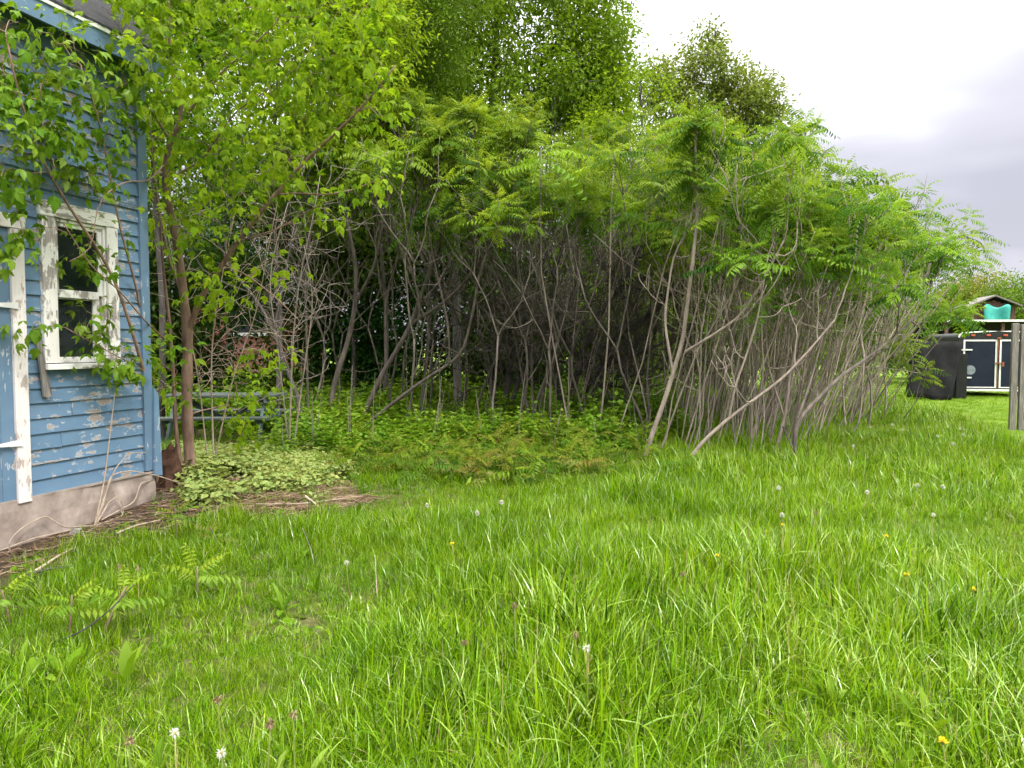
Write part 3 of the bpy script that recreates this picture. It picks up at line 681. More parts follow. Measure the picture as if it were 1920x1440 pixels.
def roty(a): c, s = math.cos(a), math.sin(a); return np.array([[c, 0, s], [0, 1.0, 0], [-s, 0, c]])
def rotx(a): c, s = math.cos(a), math.sin(a); return np.array([[1.0, 0, 0], [0, c, -s], [0, s, c]])
def maple_compound(rg, pairs=1):
    """box-elder leaf: stalk, one or two pairs of leaflets and an end leaflet, all hanging"""
    x = np.linspace(0, .5, 4); P = np.stack([x, 0 * x, -.25 * x ** 2 + 0], -1); parts = [strip(P, .008)]
    end = P[-1]; parts.append(xf(toothed(rg.uniform(.22, .30), .25), roty(rg.uniform(.3, .7)) @ rotx(rg.uniform(-.3, .3)), .52, end))
    for k in range(pairs):
        b = P[2 + 0] if k else P[3] - np.array([.04, 0, 0])
        for s in (-1, 1): parts.append(xf(toothed(rg.uniform(.20, .29), .22), rotz(s * rg.uniform(.75, 1.15)) @ roty(rg.uniform(.3, .8)) @ rotx(s * rg.uniform(-.1, .5)), rg.uniform(.36, .46), b))
    return join_t(parts)
_r = NP(77)
MAPLE = [maple_compound(_r, 1 + (k % 3 == 0)) for k in range(6)]
def frond(rg, n=9, w=.095, ll=.23, droop=.35, lift=.1):
    """sumac frond of unit length: arching rachis, paired hanging leaflets"""
    t = np.linspace(0, 1, 7); P = np.stack([t, .03 * np.sin(t * 3 + rg.random()), lift * t - droop * t ** 2], -1); parts = [strip(P, np.linspace(.009, .004, 7))]
    for k in range(n):
        u = .2 + .76 * k / (n - 1); b = np.array([np.interp(u, t, P[:, j]) for j in range(3)])
        size = ll * (1 - .5 * abs(u - .5) ** 1.5 * 1.6) * rg.uniform(.88, 1.1)
        slope = math.atan2(droop * 2 * u - lift, 1)
        for s in (-1, 1):
            parts.append(xf(leaf_simple(w, .22, .03), roty(slope) @ rotz(s * rg.uniform(1.0, 1.3)) @ roty(rg.uniform(.25, .65)), size, b))
    parts.append(xf(leaf_simple(w, .2, .03), roty(.5), ll * .7, P[-1]))
    return join_t(parts)
FROND = [frond(_r, n, .15, .26, d, l) for n, d, l in ((8, .30, .12), (9, .42, .16), (9, .22, .05), (7, .5, .2), (10, .62, .25), (6, .35, .1), (8, .75, .3))]
def rosette(mb, P, axis, rg, n=11, size=.42, a0=.5):
    """whorl of fronds at a sumac tip"""
    axis = unit(np.asarray(axis) + np.array([0, 0, .5])); e1 = unit(np.cross(axis, (.3, .9, .1))); e2 = np.cross(axis, e1)
    az = np.arange(n) * 2.4 + rg.random() * 6; lv = np.arange(n) / n      # 0 outer .. 1 inner
    el = -.15 + 1.2 * lv ** 1.3 + rg.normal(0, .22, n)
    D = (np.cos(el) * np.cos(az))[:, None] * e1 + (np.cos(el) * np.sin(az))[:, None] * e2 + np.sin(el)[:, None] * axis
    S = size * (1 - .5 * lv ** 1.5) * rg.uniform(.6, 1.25, n)
    Pn = np.asarray(P) - axis * ((1 - lv) * .14)[:, None]
    Rm = frames(D, rg.normal(0, .25, n)); kinds = rg.integers(0, len(FROND), n)
    for k in range(len(FROND)):
        m = kinds == k
        if m.any(): mb.scatter(FROND[k], Pn[m], Rm[m], S[m], np.clip(a0 + rg.normal(0, .28, m.sum()), 0, 1), np.clip((lv[m] - .46) * 1.4 + rg.normal(0, .14, m.sum()), 0, 1))

# ------------------------------------------------------------------ trees
def smooth_path(P, n):
    P = np.asarray(P, float); t = np.r_[0, np.cumsum(np.linalg.norm(np.diff(P, axis=0), axis=1))]; t /= t[-1]
    u = np.linspace(0, 1, n)
    Q = np.stack([np.interp(u, t, P[:, j]) for j in range(P.shape[1])], -1)
    for _ in range(2): Q[1:-1] = .25 * Q[:-2] + .5 * Q[1:-1] + .25 * Q[2:]
    return Q
def colonize(mb, nodes, rad, A, rg, r_tip=.004, sides=4, arch=.12, rmax=.03, up_pen=1.2, jit=.06):
    """join each attractor to the nearest wood with a thin bent twig; returns end directions"""
    A = np.asarray(A, float); nodes = np.asarray(nodes, float); rad = np.asarray(rad, float)
    d0 = np.array([np.min(np.linalg.norm(nodes - a, axis=1)) for a in A]); order = np.argsort(d0)
    buf = np.zeros((len(nodes) + 4 * len(A), 3)); rb = np.zeros(len(buf)); k = len(nodes); buf[:k] = nodes; rb[:k] = rad
    dirs = np.zeros_like(A)
    for i in order:
        a = A[i]; df = buf[:k] - a; d = np.sqrt((df ** 2).sum(1)) + up_pen * np.maximum(0, df[:, 2]); j = int(np.argmin(d)); b = buf[j]; L = np.linalg.norm(a - b)
        if L < 1e-3: dirs[i] = (0, 0, 1); continue
        mid = np.array([0, 0, arch * L])
        P = np.array([b, b + (a - b) * .33 + mid + rg.normal(0, jit * L, 3), b + (a - b) * .68 + mid * .9 + rg.normal(0, jit * L, 3), a])
        r0 = min(rb[j] * .75, r_tip + .014 * L, rmax); r0 = max(r0, r_tip)
        mb.tube(P, np.linspace(r0, r_tip, 4), sides, cap=False)
        buf[k:k + 3] = P[1:]; rb[k:k + 3] = np.linspace(r0, r_tip, 4)[1:]; k += 3
        dirs[i] = unit(P[-1] - P[-2])
    return dirs
def leaf_cloud(mb, tips, dirs, rg, n, rad, size, tmpl=LS, flat=.8, down=.35, tone=0.0):
    T = np.repeat(tips, n, 0); D0 = np.repeat(dirs, n, 0); m = len(T)
    off = rg.normal(0, 1, (m, 3)) * rad * np.array([1, 1, flat]) * .6
    D = unit(unit(off) * .8 + D0 * .5 + rg.normal(0, .4, (m, 3)) + np.array([0, 0, -down]))
    cl = np.repeat(rg.random(len(tips)), n)
    mb.scatter(tmpl, T + off, frames(D, rg.normal(0, .55, m)), size * rg.uniform(.6, 1.25, m), np.clip(cl * .6 + rg.random(m) * .4, 0, 1), tone if np.ndim(tone) == 0 else np.repeat(tone, n))
def ell(rg, n, c, r, shell=.35):
    """points in an ellipsoid, denser near its surface"""
    u = unit(rg.normal(0, 1, (n, 3))); q = rg.random(n) ** shell
    return np.asarray(c) + u * q[:, None] * np.asarray(r)
def gaps(P, scale, seed, keep):
    v = vn(P[:, 0] + P[:, 2] * .7, P[:, 1] * .6 + P[:, 2] * .9, scale, seed); return P[v > 1 - keep]
def big_tree(name, label, base, trunk, r0, blobs, leafmat, bark, seed, nleaf=40, lrad=.45, lsize=.13, tmpl=LS, group=None, nlimb=6, keep=.75, gap=.55, flat=.8):
    """trunk path (world), crown blobs (centre, radii, attractors)"""
    rg = NP(seed); base = np.asarray(base, float)
    root = thing(name, label, 'tree', base, 0, group)
    mw = MB(); tp = smooth_path(trunk, 14); rr = np.linspace(r0, r0 * .28, 14); rr[0] *= 1.35; mw.tube(tp, rr, 9)
    nodes = [tp]; rads = [rr]
    A = []
    for (c, r, n) in blobs:
        c = np.asarray(c, float); j = int(np.argmin(np.linalg.norm(tp - (c - np.array([0, 0, r[2]])), axis=1))); j = max(j, 3)
        P = smooth_path([tp[j], tp[j] * .5 + c * .5 + np.array([0, 0, -.15 * r[2]]) + rg.normal(0, .15, 3), c, c + np.array([0, 0, r[2] * .5])], 9)
        lr = np.linspace(rr[j] * .6, .025, 9); mw.tube(P, lr, 6); nodes.append(P); rads.append(lr)
        for _ in range(nlimb):
            e = ell(rg, 1, c, np.asarray(r) * .85, .2)[0]; q = P[rg.integers(2, 7)]
            B = smooth_path([q, (q + e) / 2 + rg.normal(0, .12, 3) + np.array([0, 0, .12]), e], 7); br = np.linspace(lr[4] * .55, .012, 7); mw.tube(B, br, 5); nodes.append(B); rads.append(br)
        A.append(gaps(ell(rg, n, c, r), gap, seed, keep))
    A = np.concatenate(A); A = A[A[:, 2] > .25]
    dirs = colonize(mw, np.concatenate(nodes), np.concatenate(rads), A, rg)
    mc = MB(); leaf_cloud(mc, A, dirs, rg, nleaf, lrad, lsize, tmpl, flat)
    obj('trunk', mw.mesh('trunk', bark, True, base), root); obj('crown', mc.mesh('crown', leafmat, False, base), root)
    return root

# --- the background trees, far to near
def trees_back():
    # far hedge and tree line at the right
    rg = NP(5)
    for k, (x, y, Y, rx, rz_, mat) in enumerate([(1905, 560, 44, 1.6, 1.5, 'green_leaf'), (1845, 545, 47, 1.5, 1.3, 'olive_leaf'), (1790, 560, 46, 1.2, 1.2, 'olive_leaf'), (1750, 590, 50, 1.3, 1.2, 'green_leaf'), (1960, 560, 40, 1.6, 1.8, 'green_leaf'), (2060, 550, 42, 2.4, 2.2, 'green_leaf')]):
        c = at(x, y, Y); b = np.array([c[0], c[1], 0])
        big_tree('yard_tree', ['round bright green tree at the right edge beyond the cabin', 'pale airy tree behind the small board cabin', 'thin pale tree left of the board cabin', 'low green tree above the sumac stems beyond lawn', 'green tree just past the right edge of the fence', 'green tree out of frame behind the fence'][k], b,
                 [b, (c[0] + .2, c[1], c[2] * .5), (c[0], c[1], c[2] + rz_ * .5)], .12, [((c[0], c[1], c[2]), (rx, rx, rz_), 130), ((c[0] - rx * .6, c[1], c[2] - rz_ * .5), (rx * .7, rx * .8, rz_ * .8), 70)], M[mat], M['bark_dark'], 60 + k, 26, .5, .16, group='trees beyond the lawn', nlimb=4, keep=.95)
    # low far hedge closing the view at the horizon
    mb = MB(); mh = MB()
    n = 9000; x = rg.uniform(14, 75, n); y = 78 - .25 * x + rg.normal(0, 1.5, n); top = 2.2 + 2.5 * vn(x, y, .18, 4)
    P = np.stack([x, y, rg.random(n) ** .8 * top], -1); D = unit(rg.normal(0, 1, (n, 3)) + np.array([0, -.4, -.2]))
    mh.scatter(LS, P, frames(D), .55 * rg.uniform(.6, 1.3, n), vn(x, y, .2, 9) * .6 + rg.random(n) * .4)
    tag(obj('far_hedge', mh.mesh('far_hedge', M['dark_leaf'])), 'dark far-off hedge along the end of the lawn', 'hedge', kind='stuff')
    # tall dark-green tree at top centre
    b = at(930, 700, 24); b[2] = 0
    big_tree('ash_tree', 'tall deep green tree reaching the top edge behind the thicket', b, [b, b + (.1, 0, 4), b + (-.2, .2, 8), b + (.1, 0, 12.5)], .26,
             [(at(840, 60, 24), (2.9, 2.6, 2.6), 330), (at(1090, 60, 24), (1.5, 2.0, 1.9), 170), (at(1010, 190, 23.5), (2.6, 2.4, 1.7), 230), (at(1130, 190, 24), (.9, 1.5, 1.3), 80), (at(960, -110, 24), (3.2, 2.6, 2.2), 200), (at(760, 160, 23), (2.4, 2.2, 2.2), 200)],
             M['ash_leaf'], M['bark_dark'], 101, 62, .5, .17, leaf_simple(.24, .2, .06), keep=.88, gap=.75)
    # olive airy tree against the sky
    b = at(1330, 690, 30); b[2] = 0
    big_tree('willow_tree', 'olive airy tree against the white sky above the sumacs', b, [b, b + (0, 0, 4), b + (.3, 0, 8), b + (.4, 0, 12.5)], .22,
             [(at(1335, 130, 30), (1.3, 1.3, 1.6), 110), (at(1265, 175, 30), (1.3, 1.4, 1.4), 110), (at(1395, 190, 30), (1.4, 1.4, 1.3), 110), (at(1330, 260, 30), (2.4, 1.6, 1.6), 200), (at(1222, 150, 30), (.7, .8, 1.1), 40), (at(1340, 70, 30), (.6, .5, .7), 26), (at(1435, 205, 30), (.8, .7, .8), 36)],
             M['olive_leaf'], M['bark_dark'], 111, 38, .42, .16, keep=.78, gap=1.2)
    b = at(1480, 690, 31); b[2] = 0
    big_tree('slender_tree', 'thin sparse tree crown beside the olive tree against grey cloud', b, [b, b + (0, 0, 5), b + (-.2, 0, 10)], .12,
             [(at(1478, 265, 31), (.75, .8, .7), 40), (at(1440, 300, 31), (.9, .8, .6), 45), (at(1500, 310, 31), (.9, .8, .9), 40)], M['olive_leaf'], M['bark_dark'], 113, 18, .35, .15)
    b = at(1190, 690, 21); b[2] = 0
    big_tree('young_maple', 'bright yellow-green small tree between the ash and the olive tree', b, [b, b + (0, 0, 3), b + (.1, 0, 7.5)], .12,
             [(at(1200, 190, 21), (1.0, .9, .95), 130), (at(1150, 240, 21), (1.0, .9, .9), 110), (at(1120, 300, 21), (1.2, .9, .8), 100), (at(1260, 320, 21), (1.2, .9, .8), 100)], M['maple'], M['bark_dark'], 115, 34, .36, .11)
    # yellow-green maples behind the house and the corner tree
    for k, (bx_, Y, blobs) in enumerate([
        (520, 13.5, [((520, 60), (1.9, 1.6, 1.5), 300), ((380, -20), (1.7, 1.5, 1.4), 200), ((640, 90), (1.3, 1.3, 1.3), 210), ((600, -110), (1.8, 1.5, 1.2), 150), ((430, 240), (1.6, 1.2, .7), 110), ((620, 210), (1.2, 1.1, .9), 130)]),
        (720, 17.5, [((720, 30), (1.7, 1.6, 1.6), 230), ((690, 180), (1.5, 1.3, 1.2), 150), ((790, 90), (1.2, 1.2, 1.3), 130), ((820, -60), (1.6, 1.5, 1.3), 130)]),
        (300, 12.0, [((300, 60), (1.4, 1.2, 1.6), 200), ((330, 250), (1.1, 1.0, .8), 60), ((240, -80), (1.5, 1.2, 1.2), 90)])]):
        b = at(bx_, 760, Y); b[2] = g1(b[0], b[1])
        big_tree('box_elder', ['large yellow-green maple filling the view above the corner tree', 'olive green maple between the yellow maple and the tall tree', 'yellow-green maple rising behind the house corner'][k], b,
                 [b, b + (.1, 0, 2.2), b + (-.1, .1, 4.4), b + (.15, 0, 7)], .06, [(at(p[0], p[1], Y), r, n) for (p, r, n) in blobs], M['maple'] if k != 1 else M['green_leaf'], M['bark_dark'], 130 + k, 60, .36, .095, leaf_simple(.24, .2, .06), keep=.62, gap=1.1, group='maples behind the corner tree')
    # dense dark shrubs closing off the thicket at the back
    shr = [(330, 560, 19, 2.0, 2.2), (590, 480, 21, 1.9, 3.0), (690, 560, 20, 1.7, 2.3), (770, 470, 22, 2.1, 3.0), (880, 520, 21, 1.8, 2.6), (960, 600, 19.5, 1.5, 1.4), (1050, 560, 23, 1.9, 2.0), (1160, 590, 22, 1.8, 1.5), (1260, 600, 24, 1.9, 1.5), (240, 420, 17, 1.8, 2.6), (520, 330, 19, 1.9, 1.8), (660, 330, 19, 1.9, 1.8), (850, 330, 21, 2.0, 2.0), (1350, 570, 26, 1.7, 1.6), (430, 420, 23, 1.5, 1.6), (1010, 400, 24, 2.2, 2.2), (1140, 410, 24, 2.1, 2.0), (1270, 440, 25, 2.1, 1.8), (1380, 470, 26, 1.9, 1.8), (1460, 570, 28, 2.0, 1.7), (1550, 585, 31, 2.2, 1.6), (1640, 600, 34, 2.2, 1.5), (1720, 610, 37, 2.2, 1.3)]
    names = ['behind the house corner', 'behind the left sumac clump', 'low between two sumac trunks', 'tall behind the grey pole', 'behind the grey pole on its right', 'low at the foot of the dark tangle', 'behind the dark tangle', 'low behind the gnarled tree', 'behind the thin stems', 'beside the house gable', 'above the brick house', 'above the left sumac trunks', 'above the grey pole', 'behind the pale stems on the right', 'in front of the brick house roof', 'high behind the dark tangle', 'high behind the gnarled tree', 'high behind the front sumac', 'high behind the pale stems', 'low behind the pale stems', 'beyond the rightmost pale stems', 'across the lawn behind the leaning shoots', 'across the lawn left of the black tarp']
    for k, (x, y, Y, rx, rz_) in enumerate(shr):
        c = at(x, y, Y); b = np.array([c[0], c[1], g1(c[0], c[1])]); rz_ = min(rz_, max(.6, c[2] - .2) if c[2] < 3 else rz_)
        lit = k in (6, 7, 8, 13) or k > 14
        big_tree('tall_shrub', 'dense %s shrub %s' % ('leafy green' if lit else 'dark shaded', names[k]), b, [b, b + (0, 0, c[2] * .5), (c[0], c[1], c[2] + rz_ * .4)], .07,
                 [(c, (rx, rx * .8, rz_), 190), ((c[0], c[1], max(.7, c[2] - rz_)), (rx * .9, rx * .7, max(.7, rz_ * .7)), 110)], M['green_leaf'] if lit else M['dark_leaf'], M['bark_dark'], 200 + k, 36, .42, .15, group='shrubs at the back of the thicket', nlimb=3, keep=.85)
trees_back()

# --- the maple at the house corner, in front
def wallY(px):
    q = (px - 960) / F_PX; s = (CORNER[0] - q * CORNER[1]) / (WD[0] - q * WD[1]); return CORNER[1] - s * WD[1]
def px_path(L): return np.array([at(*p) for p in L])
def leafy(mw, mc, A, nodes, rads, rg, n, size, droop=.5, yt=.25, tmpls=MAPLE, rad=.16, arch=.1):
    dirs = colonize(mw, nodes, rads, A, rg, .0028, 4, arch, .012)
    T = np.repeat(A, n, 0); D0 = np.repeat(dirs, n, 0); m = len(T)
    off = rg.normal(0, rad * .6, (m, 3)); D = unit(unit(off) * .9 + D0 * .5 + rg.normal(0, .3, (m, 3)) + np.array([0, 0, -droop * .5])); kd = rg.integers(0, len(tmpls), m)
    tone = np.clip(np.repeat(rg.random(len(A)) ** 2, n) * yt * 2 + rg.normal(0, .08, m), 0, 1); cl = np.clip(np.repeat(rg.random(len(A)), n) * .5 + rg.random(m) * .5, 0, 1)
    Rm = frames(D, rg.normal(0, .4, m)); S = size * rg.uniform(.65, 1.25, m)
    for k in range(len(tmpls)):
        q = kd == k
        if q.any(): mc.scatter(tmpls[k], T[q] + off[q] * .7, Rm[q], S[q], cl[q], tone[q])
def pxbox(rg, n, x0, x1, y0, y1, d0, d1):
    return np.array([at(rg.uniform(x0, x1), rg.uniform(y0, y1), rg.uniform(d0, d1)) for _ in range(n)])
def corner_tree():
    rg = NP(301)
    trunk = [(360, 915, 8.2), (353, 830, 8.2), (350, 740, 8.15), (353, 620, 8.1), (345, 560, 8.1), (335, 470, 8.0), (313, 370, 7.9), (307, 310, 7.9), (318, 265, 7.8), (350, 213, 7.75), (336, 180, 7.7), (318, 120, 7.6), (316, 20, 7.5), (330, -80, 7.4)]
    limb = [(352, 625, 8.1), (374, 560, 8.05), (415, 500, 8.0), (455, 440, 7.9), (500, 385, 7.8), (560, 312, 7.7), (640, 240, 7.6), (700, 178, 7.5), (742, 122, 7.4)]
    base = at(*trunk[0]); base[2] = g1(base[0], base[1]) - .02; tp = px_path(trunk); tp[0] = base
    root = thing('corner_maple', 'slender brown maple forking beside the house corner with bright yellow-green leaves', 'tree', base)
    mw = MB(); P = smooth_path(tp, 40); r = np.interp(np.linspace(0, 1, 40), [0, .04, .3, .38, .6, .75, 1], [.075, .06, .055, .045, .036, .02, .008]); mw.tube(P, r * (1 + .08 * np.sin(np.arange(40) * 1.7)), 9)
    nodes = [P[14:]]; rads = [r[14:]]
    def add(L, r0, r1, n=18, keep=True):
        Q = smooth_path(px_path(L), n); rr = np.linspace(r0, r1, n); mw.tube(Q, rr, 6)
        if keep: nodes.append(Q[2:]); rads.append(rr[2:])
    add(limb, .034, .008, 26)
    add([(515, 365, 7.8), (560, 362, 7.7), (610, 366, 7.65), (665, 356, 7.6), (718, 332, 7.5)], .012, .004)
    add([(440, 455, 7.9), (520, 430, 7.8), (570, 400, 7.8), (600, 385, 7.7)], .012, .004)
    add([(350, 213, 7.75), (380, 180, 7.7), (420, 130, 7.6), (470, 90, 7.5), (520, 40, 7.4)], .016, .006)
    add([(312, 340, 7.9), (380, 300, 7.8), (440, 210, 7.6), (500, 170, 7.4)], .014, .005)
    add([(345, 560, 8.1), (320, 500, 8.2), (302, 420, 8.3), (290, 330, 8.3), (280, 220, 8.2)], .02, .006)
    add([(320, 265, 7.8), (280, 200, 7.6), (235, 150, 7.3), (180, 95, 6.9)], .015, .005)
    add([(420, 495, 8.0), (470, 520, 7.8), (520, 560, 7.7), (560, 600, 7.6)], .010, .004)
    # second and third stems from the same foot
    add([(345, 905, 8.1), (330, 820, 8.1), (325, 700, 8.1), (318, 600, 8.15), (305, 500, 8.2), (300, 400, 8.2)], .026, .01)
    mw2 = mw
    A = np.concatenate([pxbox(rg, 120, 250, 600, -90, 190, 6.9, 8.9), pxbox(rg, 70, 480, 720, -60, 130, 7.0, 8.6), pxbox(rg, 85, 270, 560, 160, 330, 7.0, 8.7), pxbox(rg, 26, 560, 740, 90, 240, 7.3, 7.9), pxbox(rg, 30, 190, 330, -40, 130, 6.6, 7.1), pxbox(rg, 15, 280, 480, 320, 420, 7.3, 8.3), pxbox(rg, 7, 300, 540, 420, 560, 7.4, 8.0), pxbox(rg, 3, 705, 740, 315, 345, 7.45, 7.55), pxbox(rg, 4, 575, 615, 375, 410, 7.6, 7.8), pxbox(rg, 5, 360, 420, 515, 545, 7.7, 7.9), pxbox(rg, 4, 440, 580, 640, 730, 7.8, 8.2), pxbox(rg, 9, 390, 520, 715, 830, 8.4, 9.6), pxbox(rg, 4, 250, 380, 620, 720, 7.6, 8.0)])
    A = gaps(A, 1.6, 8, .82)
    mc = MB(); leafy(mw, mc, A, np.concatenate(nodes), np.concatenate(rads), rg, 10, .165, .6, .36, rad=.26)
    # short leaf tufts all along the long limb
    Q = smooth_path(px_path(limb), 40)[12:]; T = np.repeat(Q, 2, 0) + rg.normal(0, .03, (len(Q) * 2, 3)); D = unit(rg.normal(0, 1, T.shape) + np.array([.1, 0, .4]))
    mc.scatter(MAPLE[1], T, frames(D), .10 * rg.uniform(.6, 1.5, len(T)), rg.random(len(T)), rg.uniform(.3, .9, len(T)))
    obj('trunk', mw.mesh('trunk', M['bark_brown'], True, base), root); obj('crown', mc.mesh('crown', M['maple'], False, base), root)
    # creeper-like maple stems trained up the wall
    w = lambda x, y, off: (x, y, min(wallY(x), 7.38) - off)
    base = at(296, 905, 7.75); base[2] = g1(base[0], base[1]) - .02
    root = thing('wall_sapling', 'thin leaning sapling with shade-darkened green leaves hanging over the blue wall', 'tree', base)
    mw = MB(); nodes = []; rads = []
    def add(P, r0, r1, n=22):
        Q = smooth_path(P, n); rr = np.linspace(r0, r1, n); mw.tube(Q, rr, 6); nodes.append(Q[4:]); rads.append(rr[4:])
    p = lambda L: [at(*q) for q in L]
    add([base] + p([(290, 800, 7.6), (272, 700, 7.35), w(238, 590, .25), w(215, 515, .3), w(165, 440, .35), w(97, 340, .4), w(60, 260, .45), w(30, 170, .5), w(10, 60, .5)]), .022, .006)
    add([base + (.03, .05, 0)] + p([(282, 780, 7.7), (278, 690, 7.5), (262, 560, 7.3), w(225, 430, .3), w(205, 330, .4), w(190, 230, .45), w(150, 120, .5)]), .018, .005)
    add(p([(307, 310, 7.85), (280, 340, 7.5), w(235, 340, .55), w(205, 355, .6), w(182, 380, .6), w(175, 420, .6), w(178, 470, .55), w(130, 490, .5)]), .009, .003)
    add(p([(313, 640, 8.0), (270, 600, 7.2), w(225, 545, .35), w(170, 500, .4), w(120, 420, .4)]), .010, .004)
    add(p([(300, 720, 7.7), (262, 690, 7.2), w(205, 660, .3), w(150, 630, .35)]), .008, .003)
    A = []
    for (n, x0, x1, y0, y1, d0, d1) in ((62, -30, 265, 40, 250, .10, .7), (26, -30, 250, 230, 340, .10, .6), (9, 0, 70, 290, 480, .1, .3), (5, 150, 235, 430, 520, .1, .4), (6, 60, 225, 575, 620, .15, .4), (9, 175, 255, 640, 720, .1, .3)):
        for _ in range(n):
            x = rg.uniform(x0, x1); y = rg.uniform(y0, y1)
            if y < 20 + .55 * x - 40: continue
            A.append(at(*w(x, y, rg.uniform(d0, d1))))
    A = np.array(A); mc = MB(); leafy(mw, mc, A, np.concatenate(nodes), np.concatenate(rads), rg, 8, .165, .9, .2, rad=.17)
    A2 = pxbox(rg, 12, 270, 350, 640, 730, 7.5, 7.9); leafy(mw, mc, A2, np.concatenate(nodes), np.concatenate(rads), rg, 5, .17, .5, .2)
    obj('trunk', mw.mesh('trunk', M['bark_brown'], True, base), root); obj('crown', mc.mesh('crown', M['wall_leaf'], False, base), root)
    # rotten stump between the stems
    b = at(312, 900, 7.85); rg2 = NP(8); mb = MB(); nu, nv = 16, 8; V = []
    for j in range(nv):
        for i in range(nu):
            a = i / nu * 2 * math.pi; rr = (.17 - .010 * j) * (1 + .35 * math.sin(a * 5 + j * .4) * .5 + .25 * rg2.random()); V.append((rr * math.cos(a), rr * math.sin(a), -.05 + .06 * j + (.10 * rg2.random() if j == nv - 1 else 0)))
    V.append((0, 0, .18)); Q = [[j * nu + i, j * nu + (i + 1) % nu, (j + 1) * nu + (i + 1) % nu, (j + 1) * nu + i] for j in range(nv - 1) for i in range(nu)]
    mb.add(V, Q, [[(nv - 1) * nu + i, (nv - 1) * nu + (i + 1) % nu, nv * nu] for i in range(nu)])
    tag(obj('stump', mb.mesh('stump', M['stump']), None, (b[0], b[1], g1(b[0], b[1]))), 'crumbling red-brown stump between the stems at the house corner', 'stump')
corner_tree()

# --- bare twiggy tangle
def twigs(mb, p, d, L, r, lvl, rg, crook=.35, up=.08, nch=(3, 5), ratio=.62, ang=.8, minr=.0035):
    k = 6; P = [np.asarray(p, float)]; d = unit(d)
    for i in range(k - 1):
        d = unit(d + rg.normal(0, crook * .5, 3) + np.array([0, 0, up])); P.append(P[-1] + d * L / (k - 1))
    P = np.array(P)
    if P[:, 2].min() < .05: P[:, 2] = np.maximum(P[:, 2], .05 + .02 * rg.random())
    mb.tube(P, np.linspace(r, max(r * .5, minr), k), 6 if r > .03 else 4, cap=False)
    if lvl <= 0: return
    for c in range(rg.integers(nch[0], nch[1] + 1)):
        j = rg.integers(2, k); a = rg.normal(0, 1, 3); a -= a.dot(d) * d; q = unit(d * math.cos(ang) + unit(a) * math.sin(ang) * rg.uniform(.5, 1.2))
        twigs(mb, P[j], q, L * ratio * rg.uniform(.7, 1.2), max(r * .55, minr), lvl - 1, rg, crook, up, nch, ratio, ang, minr)
def bare(name, label, limbs, seed, mat, lvl, cat='tree', group=None, r=.06, L=1.6, **kw):
    rg = NP(seed); b = at(*limbs[0][0]); b[2] = g1(b[0], b[1]) - .03
    root = thing(name, label, cat, b, 0, group); mb = MB()
    for n_, l in enumerate(limbs):
        P = px_path(l); P[0] = b + rg.normal(0, .03, 3) * (n_ > 0) if n_ < 1 or abs(l[0][0] - limbs[0][0][0]) < 30 else P[0]
        P = smooth_path(P, 14); rr = np.linspace(r * (1 if n_ == 0 else .8), r * .3, 14); mb.tube(P, rr, 7)
        for j in range(4, 14):
            for _ in range(2 if j < 13 else 3):
                d = unit(P[min(j, 12) + 1] - P[min(j, 12) - 1]); a = unit(rg.normal(0, 1, 3)); twigs(mb, P[j], d * .6 + a * .9, L * rg.uniform(.5, 1.0), rr[j] * .5, lvl, rg, **kw)
    obj('branches', mb.mesh('branches', mat, True, b), root)
    return root
bare('gnarled_tree', 'old dark gnarled leaning tree with bare crooked limbs mid thicket', [[(1058, 695, 15), (1085, 672, 14.8), (1150, 640, 14.6), (1210, 595, 14.5), (1270, 540, 14.3), (1330, 480, 14)], [(1050, 692, 15), (1038, 640, 15), (1030, 560, 15), (1050, 470, 14.8), (1075, 400, 14.6)], [(1062, 690, 15), (1120, 690, 14.6), (1190, 668, 14.3), (1260, 635, 14)], [(1090, 665, 14.8), (1120, 590, 14.8), (1180, 520, 14.6), (1215, 430, 14.4), (1220, 370, 14.3)]], 401, M['bark_dark'], 2, r=.085, L=1.3, crook=.5)
bare('fallen_tree', 'dark fallen dead tree with hanging fibrous bark in the thicket', [[(940, 735, 14.5), (958, 680, 14.5), (968, 620, 14.5), (990, 560, 14.4), (960, 480, 14.3)], [(945, 730, 14.5), (1000, 640, 14.3), (1060, 600, 14.1), (1120, 560, 14)], [(950, 690, 14.5), (900, 620, 14.3), (880, 560, 14)]], 402, M['bark_dark'], 2, r=.07, L=1.2, crook=.55)
bare('dead_shrub', 'fine grey tangle of dead twigs right of the grey pole', [[(1000, 720, 13.5), (995, 620, 13.4), (1010, 520, 13.4), (1000, 420, 13.3)], [(1002, 718, 13.5), (1040, 610, 13.3), (1110, 500, 13.2), (1160, 400, 13.2)], [(1004, 715, 13.5), (960, 600, 13.4), (920, 500, 13.3), (905, 420, 13.2)]], 403, M['bark_sumac'], 2, r=.03, L=1.1, crook=.5)
bare('dead_shrub', 'low dark heap of tangled twigs under the leaning gnarled tree', [[(1180, 760, 13.8), (1170, 690, 13.7), (1180, 610, 13.6), (1160, 540, 13.5)], [(1184, 760, 13.8), (1230, 680, 13.6), (1290, 600, 13.5)], [(1182, 760, 13.8), (1110, 680, 13.6), (1060, 620, 13.5)]], 404, M['bark_dark'], 2, r=.03, L=1.0, crook=.55)
